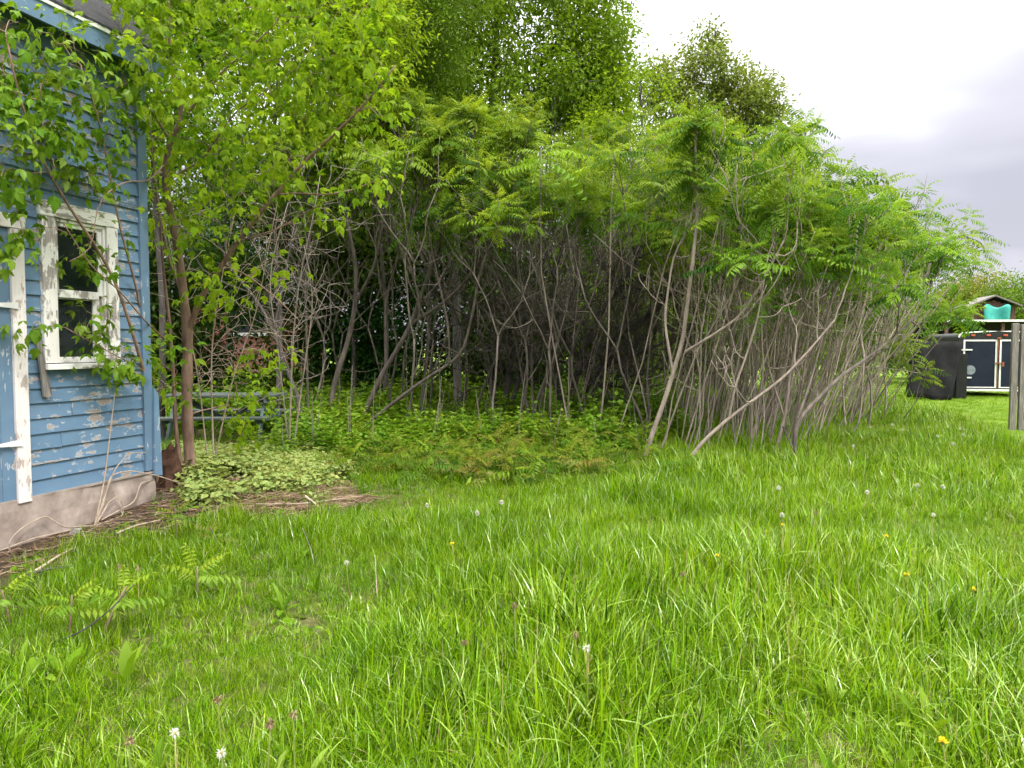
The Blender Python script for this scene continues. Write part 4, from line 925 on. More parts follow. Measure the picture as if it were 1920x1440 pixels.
# pale dead creeper stems behind the corner tree
bare('dead_creeper', 'pale brittle creeper stems tangled behind the corner maple trunk', [[(400, 800, 8.9), (395, 700, 8.9), (400, 600, 8.8), (420, 500, 8.8), (440, 400, 8.7)], [(404, 800, 8.9), (440, 690, 8.8), (480, 600, 8.7), (500, 480, 8.6), (520, 380, 8.6)], [(398, 800, 8.9), (370, 690, 8.8), (340, 560, 8.8), (310, 420, 8.7)]], 405, M['twig_pale'], 1, 'shrub', r=.012, L=.7, crook=.45, up=-.02, nch=(2, 3), minr=.0022)
bare('dead_creeper', 'thin grey bare shoots arching beside the picnic table', [[(540, 760, 10.5), (548, 650, 10.4), (560, 520, 10.3), (590, 400, 10.2), (600, 330, 10.2)], [(542, 760, 10.5), (520, 640, 10.4), (500, 520, 10.3), (540, 380, 10.2)], [(543, 758, 10.5), (575, 660, 10.4), (590, 560, 10.3), (570, 460, 10.2)]], 406, M['twig_grey'], 1, 'shrub', r=.016, L=.8, crook=.4, up=.0, nch=(2, 3), minr=.0025)

# --- sumacs
def sumac_rec(paths, tips, p, d, L, r, lvl, rg, spread=.62, upw=.22, crook=.14, dead=.12):
    k = 6; P = [np.asarray(p, float)]; d = unit(d)
    for i in range(k - 1):
        d = unit(d + rg.normal(0, crook, 3) + np.array([0, 0, upw])); P.append(P[-1] + d * L / (k - 1))
    P = np.array(P); paths.append((P, r, r * .72))
    if rg.random() < dead:
        a = unit(rg.normal(0, 1, 3) + np.array([0, 0, .3])); Q = [P[3]]
        for i in range(4): a = unit(a + rg.normal(0, .2, 3) + np.array([0, 0, .15])); Q.append(Q[-1] + a * L * .16)
        paths.append((np.array(Q), r * .5, .004))
    if lvl <= 0: tips.append((P[-1], d)); return
    n = 2 if rg.random() < .72 else 3; a0 = rg.random() * 6.28
    e1 = unit(np.cross(d, (.2, .3, .9))); e2 = np.cross(d, e1)
    for c in range(n):
        a = a0 + c * 2 * math.pi / n + rg.normal(0, .3); sp = spread * rg.uniform(.6, 1.2)
        sumac_rec(paths, tips, P[-1], d * math.cos(sp) + (e1 * math.cos(a) + e2 * math.sin(a)) * math.sin(sp), L * rg.uniform(.62, .85), max(r * .7, .007), lvl - 1, rg, spread, upw, crook, dead)
def sumac_meshes(paths, tips, rg, bark, leafmat=None, fsize=.42, nf=(9, 13), origin=None):
    mw = MB(); mc = MB()
    for (P, r0, r1) in paths: mw.tube(P, np.linspace(r0, r1, len(P)), 7 if r0 > .03 else 5, cap=True)
    for (p, d) in tips: rosette(mc, p, d, rg, int(rg.integers(*nf)), fsize * rg.uniform(.75, 1.2), rg.uniform(.2, .8))
    return mw.mesh('trunk', bark, True, origin), mc.mesh('crown', leafmat or M['sumac'], False, origin)
def sumac_custom(label, lines, seed, bark, top_y, lvl=2, group=None, fsize=.46, radii=.05):
    radii *= .66; lvl = lvl + 1 if radii > .025 else lvl
    """trunk lines traced as (pixel, pixel, distance); the ends fork on up to the canopy"""
    rg = NP(seed); b = at(*lines[0][0]); b[2] = g1(b[0], b[1]) - .03; paths = []; tips = []; stems = []
    for k, l in enumerate(lines):
        P = px_path(l)
        if k == 0: P[0] = b
        n = 4 * len(l); P = smooth_path(P, n); r0 = radii * (1 if k == 0 else .62); paths.append((P, r0, r0 * .5)); stems.append(P)
        end = P[-1]; tz = at(960, top_y + 60, end[1])[2]; need = max(.5, tz - end[2]); tot = sum(.74 ** i for i in range(lvl + 1)) * .86
        sumac_rec(paths, tips, end, unit(P[-1] - P[-4]) + (0, 0, .3), need / tot, max(r0 * .5, .009), lvl, rg)
        for _ in range(2 if n > 12 else 1):
            j = rg.integers(int(n * .82), n - 1); a = unit(rg.normal(0, 1, 3) + np.array([0, 0, .6])); need2 = max(.5, (tz - P[j][2]) * .8); sumac_rec(paths, tips, P[j], a, need2 / tot, max(r0 * .4, .008), lvl - 1 if lvl > 1 else lvl, rg)
    if radii > .025:      # bare antler-like side branches below the canopy
        for P in stems:
            for _ in range(7 if group == G1 else 3):
                j = rg.integers(len(P) // 3, len(P) - 2); a = unit(rg.normal(0, 1, 3) * (1, .6, .5) + np.array([0, 0, .25])); sumac_rec(paths, [], P[j], a, rg.uniform(.3, .65), rg.uniform(.006, .012), int(rg.integers(0, 3)), rg, .6, .2, .2, .3)
    root = thing('sumac_tree', label, 'tree', b, 0, group); a, c = sumac_meshes(paths, tips, rg, bark, fsize=fsize, origin=b)
    obj('trunk', a, root); obj('crown', c, root)
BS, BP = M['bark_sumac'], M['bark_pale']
G1 = 'sumacs of the left clump'; G2 = 'sumacs along the front of the thicket'
sumac_custom('thickest grey sumac trunk of the left clump, forked low', [[(616, 800, 13.8), (625, 724, 13.8), (654, 637, 13.8), (668, 565, 13.8), (668, 493, 13.8), (647, 402, 13.7), (648, 320, 13.6)], [(671, 560, 13.8), (703, 500, 13.7), (722, 400, 13.6), (728, 348, 13.5)]], 501, BS, 170, 2, G1, radii=.085)
sumac_custom('grey sumac of the left clump leaning right with a long arm', [[(665, 795, 13.6), (697, 745, 13.5), (719, 695, 13.5), (740, 665, 13.4), (769, 612, 13.4), (809, 500, 13.3), (838, 413, 13.3), (868, 335, 13.2)], [(724, 688, 13.5), (722, 565, 13.4), (755, 449, 13.3), (777, 400, 13.2)], [(772, 606, 13.4), (830, 570, 13.2), (880, 520, 13.1), (930, 430, 13)]], 502, BS, 160, 2, G1, radii=.08)
sumac_custom('sumac with low branch sweeping right along the undergrowth', [[(655, 785, 13), (740, 753, 12.9), (784, 720, 12.8), (867, 666, 12.7), (887, 587, 12.6), (900, 500, 12.5), (940, 420, 12.4)], [(842, 680, 12.7), (842, 615, 12.7), (813, 485, 12.6), (795, 384, 12.5), (820, 327, 12.4)]], 503, BS, 190, 2, G1, radii=.055)
sumac_custom('dark curved sumac trunk just right of the picnic table', [[(562, 780, 12.6), (560, 740, 12.6), (535, 690, 12.6), (515, 620, 12.6), (480, 560, 12.7), (430, 500, 12.8)], [(514, 615, 12.6), (530, 540, 12.6), (550, 430, 12.6)]], 504, M['bark_dark'], 230, 1, G1, radii=.06)
sumac_custom('slim upright sumac between the picnic table and the left clump', [[(578, 760, 13.5), (575, 640, 13.5), (572, 520, 13.5), (585, 420, 13.4), (600, 330, 13.4)]], 505, BS, 215, 2, G1, radii=.04)
sumac_custom('pale straight sumac at the front of the thicket, leaning slightly right', [[(1206, 875, 10.1), (1221, 817, 10.1), (1246, 751, 10.1), (1263, 695, 10.1), (1280, 640, 10.1), (1290, 560, 10.0), (1300, 480, 9.9), (1308, 400, 9.9), (1305, 300, 9.8)], [(1285, 660, 10.1), (1336, 629, 9.9), (1388, 594, 9.8), (1430, 528, 9.7), (1470, 450, 9.6)], [(1262, 700, 10.1), (1245, 600, 10.2), (1262, 480, 10.3), (1290, 430, 10.3)]], 506, BP, 200, 1, G2, radii=.055)
sumac_custom('low sumac bowing far right from the front grass edge', [[(1281, 890, 9.6), (1301, 848, 9.6), (1326, 820, 9.6), (1367, 784, 9.6), (1412, 751, 9.6), (1468, 709, 9.7), (1517, 657, 9.8), (1565, 600, 9.9)], [(1367, 784, 9.6), (1378, 723, 9.6), (1395, 680, 9.6), (1420, 600, 9.6), (1440, 480, 9.6)]], 507, BP, 330, 1, G2, radii=.042)
sumac_custom('forked sumac right of the bowing one, two stems from one foot', [[(1452, 840, 10.8), (1475, 768, 10.8), (1480, 700, 10.8), (1500, 615, 10.8), (1515, 500, 10.8)], [(1470, 780, 10.8), (1440, 690, 10.8), (1435, 600, 10.7), (1450, 500, 10.7)]], 508, BP, 330, 1, G2, radii=.042)
sumac_custom('dark-footed sumac leaning right over the grass beside broken branch', [[(1487, 872, 10.1), (1492, 789, 10.1), (1537, 744, 10.2), (1575, 705, 10.3), (1650, 655, 10.5), (1720, 590, 10.6)], [(1495, 785, 10.1), (1520, 715, 10.2), (1545, 620, 10.3), (1570, 520, 10.4)]], 509, BS, 400, 1, G2, radii=.05)
# inner sumacs filling the thicket canopy
SKYX = [560, 700, 850, 1000, 1120, 1250, 1330, 1400, 1500, 1600, 1700, 1780, 1840]; SKYY = [235, 190, 150, 185, 190, 185, 215, 250, 285, 325, 350, 395, 450]
def px_of(x, y, z): return 960 + F_PX * x / y
rgT = NP(600); cnt = 0; spots = []
while len(spots) < 54:
    x = rgT.uniform(560, 1700); Y = rgT.uniform(11.2, 18)
    if x < 900 and Y < 13: continue
    X = (x - 960) / F_PX * Y
    if any(math.hypot(X - a, Y - b) < .75 for a, b in spots): continue
    if x < 1250 and rgT.random() < .45: continue
    if x > 1450 and Y < 10.5 + (x - 1450) * .02: continue
    spots.append((X, Y))
for k, (X, Y) in enumerate(spots):
    rg = NP(700 + k); x = 960 + F_PX * X / Y; top = at(960, np.interp(x, SKYX, SKYY) + rg.uniform(-25, 190), Y)[2]; top = min(top, 7.6)
    paths = []; tips = []; lean = np.array([rg.normal(.12 + .2 * (x > 1300), .15), rg.normal(-.12, .12), 1.0]); H = top
    sumac_rec(paths, tips, (0, 0, 0), lean, H * .42, .009 + .0030 * H, 3 if x < 1450 else 2, rg, .58, .12, .12, .75)
    mz = max(p[0][2] for p in tips); s = (H - .38) / mz; paths = [(P * s, a, b) for P, a, b in paths]; tips = [(p * s, d) for p, d in tips]
    z = g1(X, Y)
    lab = 'sumac with shaded grey forks inside the left and middle thicket' if x < 1250 else 'sumac with pale grey stem inside the right of the thicket'
    root = thing('sumac_tree', lab, 'tree', (X, Y, z - .02), 0, 'sumacs inside the left and middle thicket' if x < 1250 else 'sumacs inside the right of the thicket')
    a, c = sumac_meshes(paths, tips, rg, M['bark_sumac'] if x < 1250 else BP, fsize=.48, nf=(9, 14)); obj('trunk', a, root); obj('crown', c, root)  # darker bark paints in the shade of the left thicket
# thin poles: sumac suckers crowding the right of the thicket
protos = []
for k in range(12):
    rg = NP(800 + k); paths = []; tips = []; H = 3.6
    sumac_rec(paths, tips, (0, 0, 0), (rg.normal(0, .06), rg.normal(0, .06), 1), H * (.95 if k % 3 else .6), .0105, 0 if k % 3 else 1, rg, .4, .05, .085, .6)
    protos.append(sumac_meshes(paths, tips, rg, BP, fsize=.44, nf=(8, 12)))
rg = NP(900); pts = []
while len(pts) < 285:
    x = rg.uniform(1270, 1640) if rg.random() < .85 else rg.uniform(1020, 1300); lo = 10.6 if x < 1480 else 10.6 + (x - 1480) * .036; Y = rg.uniform(lo, lo + 7.5)
    X = (x - 960) / F_PX * Y
    if any(math.hypot(X - a, Y - b) < .16 for a, b in pts): continue
    pts.append((X, Y))
for X, Y in pts:
    x = 960 + F_PX * X / Y; k = rg.integers(12); a, c = protos[k]
    top = at(960, np.interp(x + 60, SKYX, SKYY) + (rg.uniform(15, 140) if rg.random() < .86 else rg.uniform(140, 280) * (x > 1450)), Y)[2] - .4; s = max(.3, min(1.35, top / 3.6))
    root = thing('sumac_sapling', 'thin pale sumac pole crowded among others under the right canopy', 'sapling', (X, Y, g1(X, Y) - .02), rg.random() * 6.28, 'thin sumac poles in the right thicket')
    ln = rg.normal(.12 + .24 * np.clip((x - 1350) / 250, 0, 1), .10); ly = rg.normal(.05, .07)
    e = (Matrix.Rotation(ln, 3, 'Y') @ Matrix.Rotation(ly, 3, 'X') @ Matrix.Rotation(rg.random() * 6.28, 3, 'Z')).to_euler(); root.rotation_euler = e; w = rg.uniform(.65, 1.15); root.scale = (s * w, s * w, s)
    for nm, me in (('trunk', a), ('crown', c)): obj(nm, me, root)
# the hundreds of further leafless poles behind them, past counting
mb = MB()
for _ in range(80):
    x = rg.triangular(1290, 1480, 1630); Y = rg.uniform(11.5, 20) + (x > 1500) * 2.5; X = (x - 960) / F_PX * Y; z = g1(X, Y); h = rg.uniform(1.2, 3.3) * np.interp(x, [1285, 1480, 1625], [1, 1, .72]); l = rg.normal(.16 + .16 * (x > 1480), .12) * h; m_ = rg.normal(0, .08) * h
    mb.tube(smooth_path([(X, Y, z - .05), (X + l * .3 + rg.normal(0, .05), Y + m_ * .4, z + h * .4), (X + l * .7 + rg.normal(0, .05), Y + m_ * .7, z + h * .75), (X + l, Y + m_, z + h)], 7), np.linspace(rg.uniform(.008, .014), .004, 7), 4, a=rg.random(), cap=False)
tag(obj('sumac_poles', mb.mesh('sumac_poles', BP, True)), 'dense brush of thin leafless sumac poles deep in the right thicket', 'saplings', kind='stuff')
# low shoots leaning out to the right over the lawn edge
edge = [([(1640, 775, 17), (1700, 690, 16.8), (1755, 610, 16.6)], 480), ([(1655, 760, 18), (1730, 650, 17.6), (1800, 530, 17.3)], 430), ([(1600, 780, 16), (1650, 715, 15.8), (1690, 650, 15.6)], 560), ([(1620, 765, 17.5), (1690, 610, 17), (1760, 500, 16.8)], 400), ([(1700, 800, 15.5), (1740, 765, 15.2), (1785, 728, 15)], 700), ([(1665, 790, 16), (1710, 740, 15.7), (1765, 690, 15.4)], 640), ([(1630, 785, 15.8), (1690, 730, 15.5), (1745, 665, 15.3)], 600), ([(1680, 770, 18), (1750, 640, 17.8), (1835, 490, 17.6)], 465), ([(1590, 770, 16.5), (1640, 620, 16.2), (1680, 480, 16)], 360), ([(1575, 790, 14.8), (1630, 690, 14.6), (1660, 590, 14.4)], 500), ([(1610, 780, 15.2), (1680, 660, 15), (1720, 560, 14.8)], 440), ([(1555, 800, 14), (1590, 650, 13.8), (1620, 510, 13.6)], 345)]
for k, (l, ty) in enumerate(edge):
    l = [(a - 14 - 22 * i, b + 6 * i, d) for i, (a, b, d) in enumerate(l)]; ty += 25
    sumac_custom(['leaning sumac shoot with drooping tuft in front of the tarp', 'tall sumac at the right end of the canopy, tuft against grey sky', 'short sumac shoot bent low at the thicket corner', 'tall slim sumac shoot near the right end of canopy', 'lowest sumac sprig lying out over the mown lawn', 'sumac shoot with small tuft in front of the trailer door', 'sumac shoot reaching level with the black tarp', 'outermost sumac stem, its lone tuft against the cloud', 'upright sumac near the white gap below the canopy', 'middle-height sumac shoot leaning at the right edge', 'right edge sumac stem bowing toward the trailer', 'straight sumac closing the pale stems on their right'][k], [l], 950 + k, BP if k % 2 else BS, ty, 0 if k in (0, 2, 4, 5, 6) else 1, 'leaning sumacs at the right end', fsize=.37, radii=.018)

# ------------------------------------------------------------------ ground cover (geometry-node instances of a few tufts)
def gn_stuff(name, label, cat, protos, P, rot, scale, idx, mat=None):
    col = bpy.data.collections.new(name + '_kinds')
    for k, me in enumerate(protos):
        col.objects.link(bpy.data.objects.new('%s_kind_%02d' % (name, k), me))
    me = bpy.data.meshes.new(name); me.vertices.add(len(P)); me.vertices.foreach_set('co', np.asarray(P, np.float32).ravel())
    for nm, ty, key, arr in (('rot', 'FLOAT_VECTOR', 'vector', np.asarray(rot, np.float32)), ('sc', 'FLOAT', 'value', np.asarray(scale, np.float32)), ('ix', 'INT', 'value', np.asarray(idx, np.int32))):
        me.attributes.new(nm, ty, 'POINT').data.foreach_set(key, arr.ravel())
    o = obj(name, me); tag(o, label, cat, kind='stuff')
    g = bpy.data.node_groups.new(name + '_scatter', 'GeometryNodeTree')
    g.interface.new_socket('Geometry', in_out='INPUT', socket_type='NodeSocketGeometry'); g.interface.new_socket('Geometry', in_out='OUTPUT', socket_type='NodeSocketGeometry')
    i = g.nodes.new('NodeGroupInput'); q = g.nodes.new('NodeGroupOutput'); ip = g.nodes.new('GeometryNodeInstanceOnPoints'); ci = g.nodes.new('GeometryNodeCollectionInfo')
    ci.inputs['Collection'].default_value = col; ci.inputs['Separate Children'].default_value = True; ci.inputs['Reset Children'].default_value = True
    ip.inputs['Pick Instance'].default_value = True
    def attr(nm, ty): n = g.nodes.new('GeometryNodeInputNamedAttribute'); n.data_type = ty; n.inputs['Name'].default_value = nm; return n.outputs[0]
    er = g.nodes.new('FunctionNodeEulerToRotation')
    g.links.new(attr('rot', 'FLOAT_VECTOR'), er.inputs[0]); g.links.new(er.outputs[0], ip.inputs['Rotation'])
    g.links.new(attr('sc', 'FLOAT'), ip.inputs['Scale']); g.links.new(attr('ix', 'INT'), ip.inputs['Instance Index'])
    g.links.new(i.outputs[0], ip.inputs['Points']); g.links.new(ci.outputs[0], ip.inputs['Instance']); g.links.new(ip.outputs[0], q.inputs[0])
    m = o.modifiers.new('scatter', 'NODES'); m.node_group = g
    return o
def blades(mb, rg, n, h, w, rad, lean=.25, bend=.9, a=None, seg=5):
    t = np.linspace(0, 1, seg + 1); az = rg.random(n) * 6.283; L = h * rg.uniform(.45, 1.1, n); ln = np.abs(rg.normal(0, lean, n)); bd = bend * np.abs(rg.normal(.6, .5, n))
    br = rad * np.sqrt(rg.random(n)); ba = rg.random(n) * 6.283
    th = ln[:, None] + bd[:, None] * t[None] ** 1.15
    st = L[:, None] / seg; dr = np.sin(th) * st; dz = np.cos(th) * st
    r_ = np.concatenate([np.zeros((n, 1)), np.cumsum(dr[:, 1:], 1)], 1); z_ = np.concatenate([np.zeros((n, 1)), np.cumsum(dz[:, 1:], 1)], 1) - .02
    cx = br * np.cos(ba); cy_ = br * np.sin(ba)
    X = cx[:, None] + r_ * np.cos(az)[:, None]; Y = cy_[:, None] + r_ * np.sin(az)[:, None]
    ww = (w * rg.uniform(.6, 1.3, n))[:, None] * np.clip(1.05 - t[None] ** 2.2, .05, 1) * .5; tw = rg.normal(0, .5, n)[:, None] * t[None]
    sx = -np.sin(az[:, None] + tw) * ww; sy = np.cos(az[:, None] + tw) * ww
    Lf = np.stack([X + sx, Y + sy, z_], -1); Rt = np.stack([X - sx, Y - sy, z_], -1)
    V = np.concatenate([Lf, Rt], 1); k = seg + 1
    q = np.array([(i, i + 1, k + i + 1, k + i) for i in range(seg)]); Q = (q[None] + (np.arange(n) * 2 * k)[:, None, None]).reshape(-1, 4)
    A = rg.random(n) if a is None else np.clip(a + rg.normal(0, .12, n), 0, 1)
    mb.add(V.reshape(-1, 3), Q, a=np.repeat(A, 2 * k))
def tuft_mesh(name, mat, seed, *specs):
    rg = NP(seed); mb = MB()
    for sp in specs: blades(mb, rg, **sp)
    return mb.mesh(name, mat, True)
def sprinkle(rg, n, x0, x1, y0, y1, fov=True):
    x = rg.uniform(x0, x1, n); y = rg.uniform(y0, y1, n)
    if fov: k = np.abs(x) < .74 * y + .5; x, y = x[k], y[k]
    return x, y
def euler_rand(rg, n, tilt=.12): return np.stack([rg.normal(0, tilt, n), rg.normal(0, tilt, n), rg.random(n) * 6.283], -1)
def grass():
    G = M['grass']; ps = []
    for k in range(8): ps.append(tuft_mesh('grass_tuft', G, 1000 + k, dict(n=22, h=.17, w=.0046, rad=.065, lean=.28, bend=1.9), dict(n=18, h=.11, w=.0032, rad=.07, lean=.5, bend=1.3)))       # 0-7 broad arching
    for k in range(6): ps.append(tuft_mesh('grass_tuft', G, 1020 + k, dict(n=36, h=.16, w=.0028, rad=.065, lean=.24, bend=1.1)))                    # 8-13 fine upright
    for k in range(4): ps.append(tuft_mesh('grass_tuft', G, 1040 + k, dict(n=11, h=.22, w=.0052, rad=.06, lean=.22, bend=3.6, a=.88), dict(n=18, h=.14, w=.0038, rad=.06, lean=.3, bend=1.8)))  # 14-17 long arching, sky sheen put into their paler colour
    for k in range(3): ps.append(tuft_mesh('grass_tuft', G, 1060 + k, dict(n=12, h=.13, w=.003, rad=.08, lean=.7, bend=.8, a=.97), dict(n=16, h=.12, w=.003, rad=.08, lean=.5, bend=.9, a=.3)))  # 18-20 straw
    rg = NP(1100)
    Ps = []; Rs = []; Ss = []; Is = []
    for (dens, y0, y1) in ((460, 2.3, 4.2), (350, 4.2, 7), (220, 7, 11), (110, 11, 16), (50, 16, 26)):
        w = .76 * y1 + .5; n = int(dens * 2 * w * (y1 - y0)); x, y = sprinkle(rg, n, -w, w, y0, y1)
        so = soil_mask(x, y); th = thicket_mask(x, y); la = lawn_mask(x, y)
        gout = (np.hypot((x + 3.0) / 1.15, (y - 9.4) / 1.6) < 1)
        dn = (1 - .93 * so) * (1 - np.clip(th * 1.6, 0, 1) * np.where(x > 1.2, .25, .8)) * (1 - la) * np.where(gout, .12, 1)
        dn = dn * (.68 + .32 * np.clip((vn(x, y, 1.1, 41) - .22) * 2.4, 0, 1)) * np.where(x < -1.2, .8, 1)
        k = (rg.random(len(x)) < dn) & ~in_house(x, y, .05) & ~((wall_along(x, y) < 1.0) & (wall_dist(x, y) < .1))
        x, y = x[k], y[k]; m = len(x)
        v = vn(x, y, .55, 43) * .6 + vn(x, y, 1.7, 44) * .4 + .08 * np.clip(x / 3, -1, 1); u = rg.random(m)
        ix = np.where(v > .52, rg.integers(0, 8, m), rg.integers(8, 14, m)); ix = np.where((u < .10 + .28 * np.clip((x + .5) / 2, 0, 1) * (v > .42)), rg.integers(14, 18, m), ix); ix = np.where((u > .93) | ((u > .6) & (so[k] > .15)), rg.integers(18, 21, m), ix)
        hh = (.5 + 1.2 * vn(x, y, .8, 45)) * (.75 + .65 * vn(x, y, 3, 46)); hh = hh * np.interp(x, [-4, -1.5, .5, 4], [.85, 1.0, 1.2, 1.25]) * (1 - .45 * np.clip(so[k], 0, 1)) * np.interp(y, [2, 6, 12], [1.02, .95, 1.1]) * np.where(y > 16, 1.25, 1)
        Ps.append(np.stack([x, y, gz(x, y)], -1)); Rs.append(euler_rand(rg, m)); Ss.append(hh); Is.append(ix)
    gn_stuff('grass', 'tall unmown green grass filling the foreground', 'grass', ps, np.concatenate(Ps), np.concatenate(Rs), np.concatenate(Ss), np.concatenate(Is))
    # mown lawn on the right
    ps = [tuft_mesh('lawn_tuft', M['lawn_grass'], 1200 + k, dict(n=30, h=.055, w=.0045, rad=.10, lean=.45, bend=.7, seg=3)) for k in range(5)]
    Ps = []
    for (dens, y0, y1) in ((90, 10, 17), (55, 17, 26), (22, 26, 42)):
        w = .76 * y1; n = int(dens * (w - 5) * (y1 - y0)); x, y = sprinkle(rg, n, 5, w, y0, y1); k = rg.random(len(x)) < lawn_mask(x, y); Ps.append(np.stack([x[k], y[k], gz(x[k], y[k])], -1))
    P = np.concatenate(Ps); m = len(P); gn_stuff('lawn_grass', 'short mown bright lawn around the trailer', 'grass', ps, P, euler_rand(rg, m), rg.uniform(.8, 1.4, m) * np.interp(P[:, 1], [10, 30], [1, 1.6]), rg.integers(0, 5, m))
grass()
def herb_mesh(name, mat, seed, h=.5, n=7, ls=.11, w=.32, tmpl=None, stems=1, rad=.0, r=.003):
    rg = NP(seed); mb = MB(); tm = tmpl or leaf_t(w, .05, .25)
    for s in range(stems):
        b = np.array([rg.normal(0, rad), rg.normal(0, rad), -.02]); top = b + np.array([rg.normal(0, .08 * h), rg.normal(0, .08 * h), h * rg.uniform(.7, 1.1)])
        P = smooth_path([b, (b + top) / 2 + rg.normal(0, .03 * h, 3), top], 5); mb.tube(P, np.linspace(r, r * .5, 5), 3, a=.3)
        for k in range(n):
            u = .2 + .8 * k / max(1, n - 1); p = np.array([np.interp(u, np.linspace(0, 1, 5), P[:, j]) for j in range(3)]); a = k * 1.57 + rg.normal(0, .3)
            for q in (0, math.pi):
                d = np.array([math.cos(a + q), math.sin(a + q), .25 + .5 * (u > .85)]); sz = ls * (1.15 - .6 * u) * rg.uniform(.8, 1.2)
                mb.scatter(tm, [p], frames([d], rg.normal(0, .2, 1)), sz, np.clip(.3 + .5 * u + rg.normal(0, .1), 0, 1), np.clip((u - .75) * 3, 0, 1))
    return mb.mesh(name, mat)
def broad_rosette(name, mat, seed, n=8, L=.2, w=.17, up=.7):
    rg = NP(seed); mb = MB()
    for k in range(n):
        a = k * 2.4 + rg.normal(0, .2); e = rg.uniform(up - .35, up + .35); d = np.array([math.cos(a) * math.cos(e), math.sin(a) * math.cos(e), math.sin(e)])
        mb.scatter(leaf_t(w * rg.uniform(.8, 1.2), .04, rg.uniform(.2, .5), .45, .78), [(0, 0, -.01)], frames([d], rg.normal(0, .2, 1)), L * rg.uniform(.6, 1.2), rg.random())
    return mb.mesh(name, mat)
def cover():
    rg = NP(1300)
    # shaded herbs under the thicket
    ps = [herb_mesh('herb', M['herb'], 1310 + k, .52, 6, .12, .34, stems=3, rad=.10) for k in range(6)]
    x, y = sprinkle(rg, 21000, -9, 9, 9, 24); t = thicket_mask(x, y); dn = t * np.interp(x, [-7, -3, 2.2, 3.2, 6], [.8, 1, 1, .25, .1]) * (.1 + .9 * np.clip((vn(x, y, .9, 51) * .6 + vn(x, y, 2.3, 52) * .4 - .32) * 3.5, 0, 1)) * np.interp(y, [9, 11, 13, 24], [.7, .8, 1, .7])
    dn = dn * ~((np.abs(x + 4.75) < 1.15) & (np.abs(y - 12.1) < 1.1)); k = (rg.random(len(x)) < dn) & ~in_house(x, y, .1); x, y = x[k], y[k]; m = len(x)
    gn_stuff('undergrowth', 'leafy green herbs carpeting the shaded thicket floor', 'plants', ps, np.stack([x, y, gz(x, y)], -1), euler_rand(rg, m, .15), rg.uniform(.35, 1.3, m) * (.6 + .8 * vn(x, y, .7, 53)) * np.interp(y, [9, 13, 22], [.6, 1.0, 1.3]), rg.integers(0, 6, m))
    # russet sumac seedlings in front of the thicket
    ps = []
    for k in range(5):
        mb = MB(); r2 = NP(1330 + k); mb.tube([(0, 0, -.02), (.01, .01, .1), (.02, 0, .2)], [.004, .003, .002], 3, a=.9); rosette(mb, (.02, 0, .2), (0, 0, 1), r2, 7, .24, (.1, .25, .4, .5, .9)[k]); ps.append(mb.mesh('seedling', M['sumac_red'] if k > 2 else M['sumac']))
    x = rg.normal(.05, 1.25, 270); y = 9.9 + rg.normal(0, 1.0, 270) + .1 * x; k = (y > 8.6) & (x < 2.1); x, y = x[k], y[k]; m = len(x)
    gn_stuff('sumac_seedlings', 'low russet and green sumac seedlings along the front of the thicket', 'plants', ps, np.stack([x, y, gz(x, y)], -1), euler_rand(rg, m, .25), rg.uniform(.8, 2.0, m), rg.integers(0, 5, m))
    # pale variegated groundcover behind the corner tree
    ps = []
    for k in range(5):
        mb = MB(); r2 = NP(1340 + k); n = 26; a = r2.random(n) * 6.283; rr = .16 * np.sqrt(r2.random(n)); P = np.stack([rr * np.cos(a), rr * np.sin(a), r2.uniform(.03, .17, n)], -1); D = np.stack([np.cos(a + r2.normal(0, .8, n)), np.sin(a + r2.normal(0, .8, n)), r2.uniform(-.3, .25, n)], -1)
        v, q, t_, b_ = leaf_t(.36, .03, .2); b_ = np.array([.1, .9, .9, .7, .9, .9, 0]); mb.scatter((v, q, t_, b_), P, frames(D, r2.normal(0, .35, n)), .058 * r2.uniform(.7, 1.3, n), r2.random(n)); ps.append(mb.mesh('goutweed', M['variegated']))
    n = 2600; x = -2.95 + 1.6 * rg.uniform(-1, 1, n); y = 9.5 + 2.4 * rg.uniform(-1, 1, n); k = (np.hypot((x + 3.1) / 1.0, (y - 9.4) / 1.7) + 1.3 * (vn(x, y, 1.6, 55) - .5) + .7 * (vn(x, y, 4.5, 56) - .5) + rg.normal(0, .12, n) < .85) & ~in_house(x, y, .1); x, y = x[k], y[k]; m = len(x)
    gn_stuff('goutweed', 'pale cream-edged groundcover spreading behind the corner maple', 'plants', ps, np.stack([x, y, gz(x, y)], -1), euler_rand(rg, m, .15), rg.uniform(.7, 1.25, m) * (.6 + .7 * vn(x, y, 1.1, 57)), rg.integers(0, 5, m))
    # small round-leaved weeds on the bare ground
    ps = [broad_rosette('small_weed', M['weed'], 1350 + k, 9, .055, .4, .5) for k in range(4)]
    x, y = sprinkle(rg, 9000, -5, 0, 4, 10.5); so = soil_mask(x, y); k = (rg.random(len(x)) < .15 + .5 * so * (vn(x, y, 1.3, 61) > .42)) & ~in_house(x, y, .12) & (wall_dist(x, y) > .14); x, y = x[k], y[k]; m = len(x)
    gn_stuff('small_weeds', 'small round-leaved weeds dotting the bare soil by the house', 'plants', ps, np.stack([x, y, gz(x, y)], -1), euler_rand(rg, m, .2), rg.uniform(.5, 1.3, m), rg.integers(0, 4, m))
    # broad leaves (dandelion and plantain) in the tall grass
    ps = [broad_rosette('lawn_weed', M['weed'], 1360 + k, 5, .26, .11, 1.0) for k in range(5)]
    x, y = sprinkle(rg, 1900, -6, 8, 2.4, 10); k = (rg.random(len(x)) < np.where(x < -.5, .08, .2)) & (soil_mask(x, y) < .5) & (thicket_mask(x, y) < .3) & ~in_house(x, y, .2); x, y = x[k], y[k]; m = len(x)
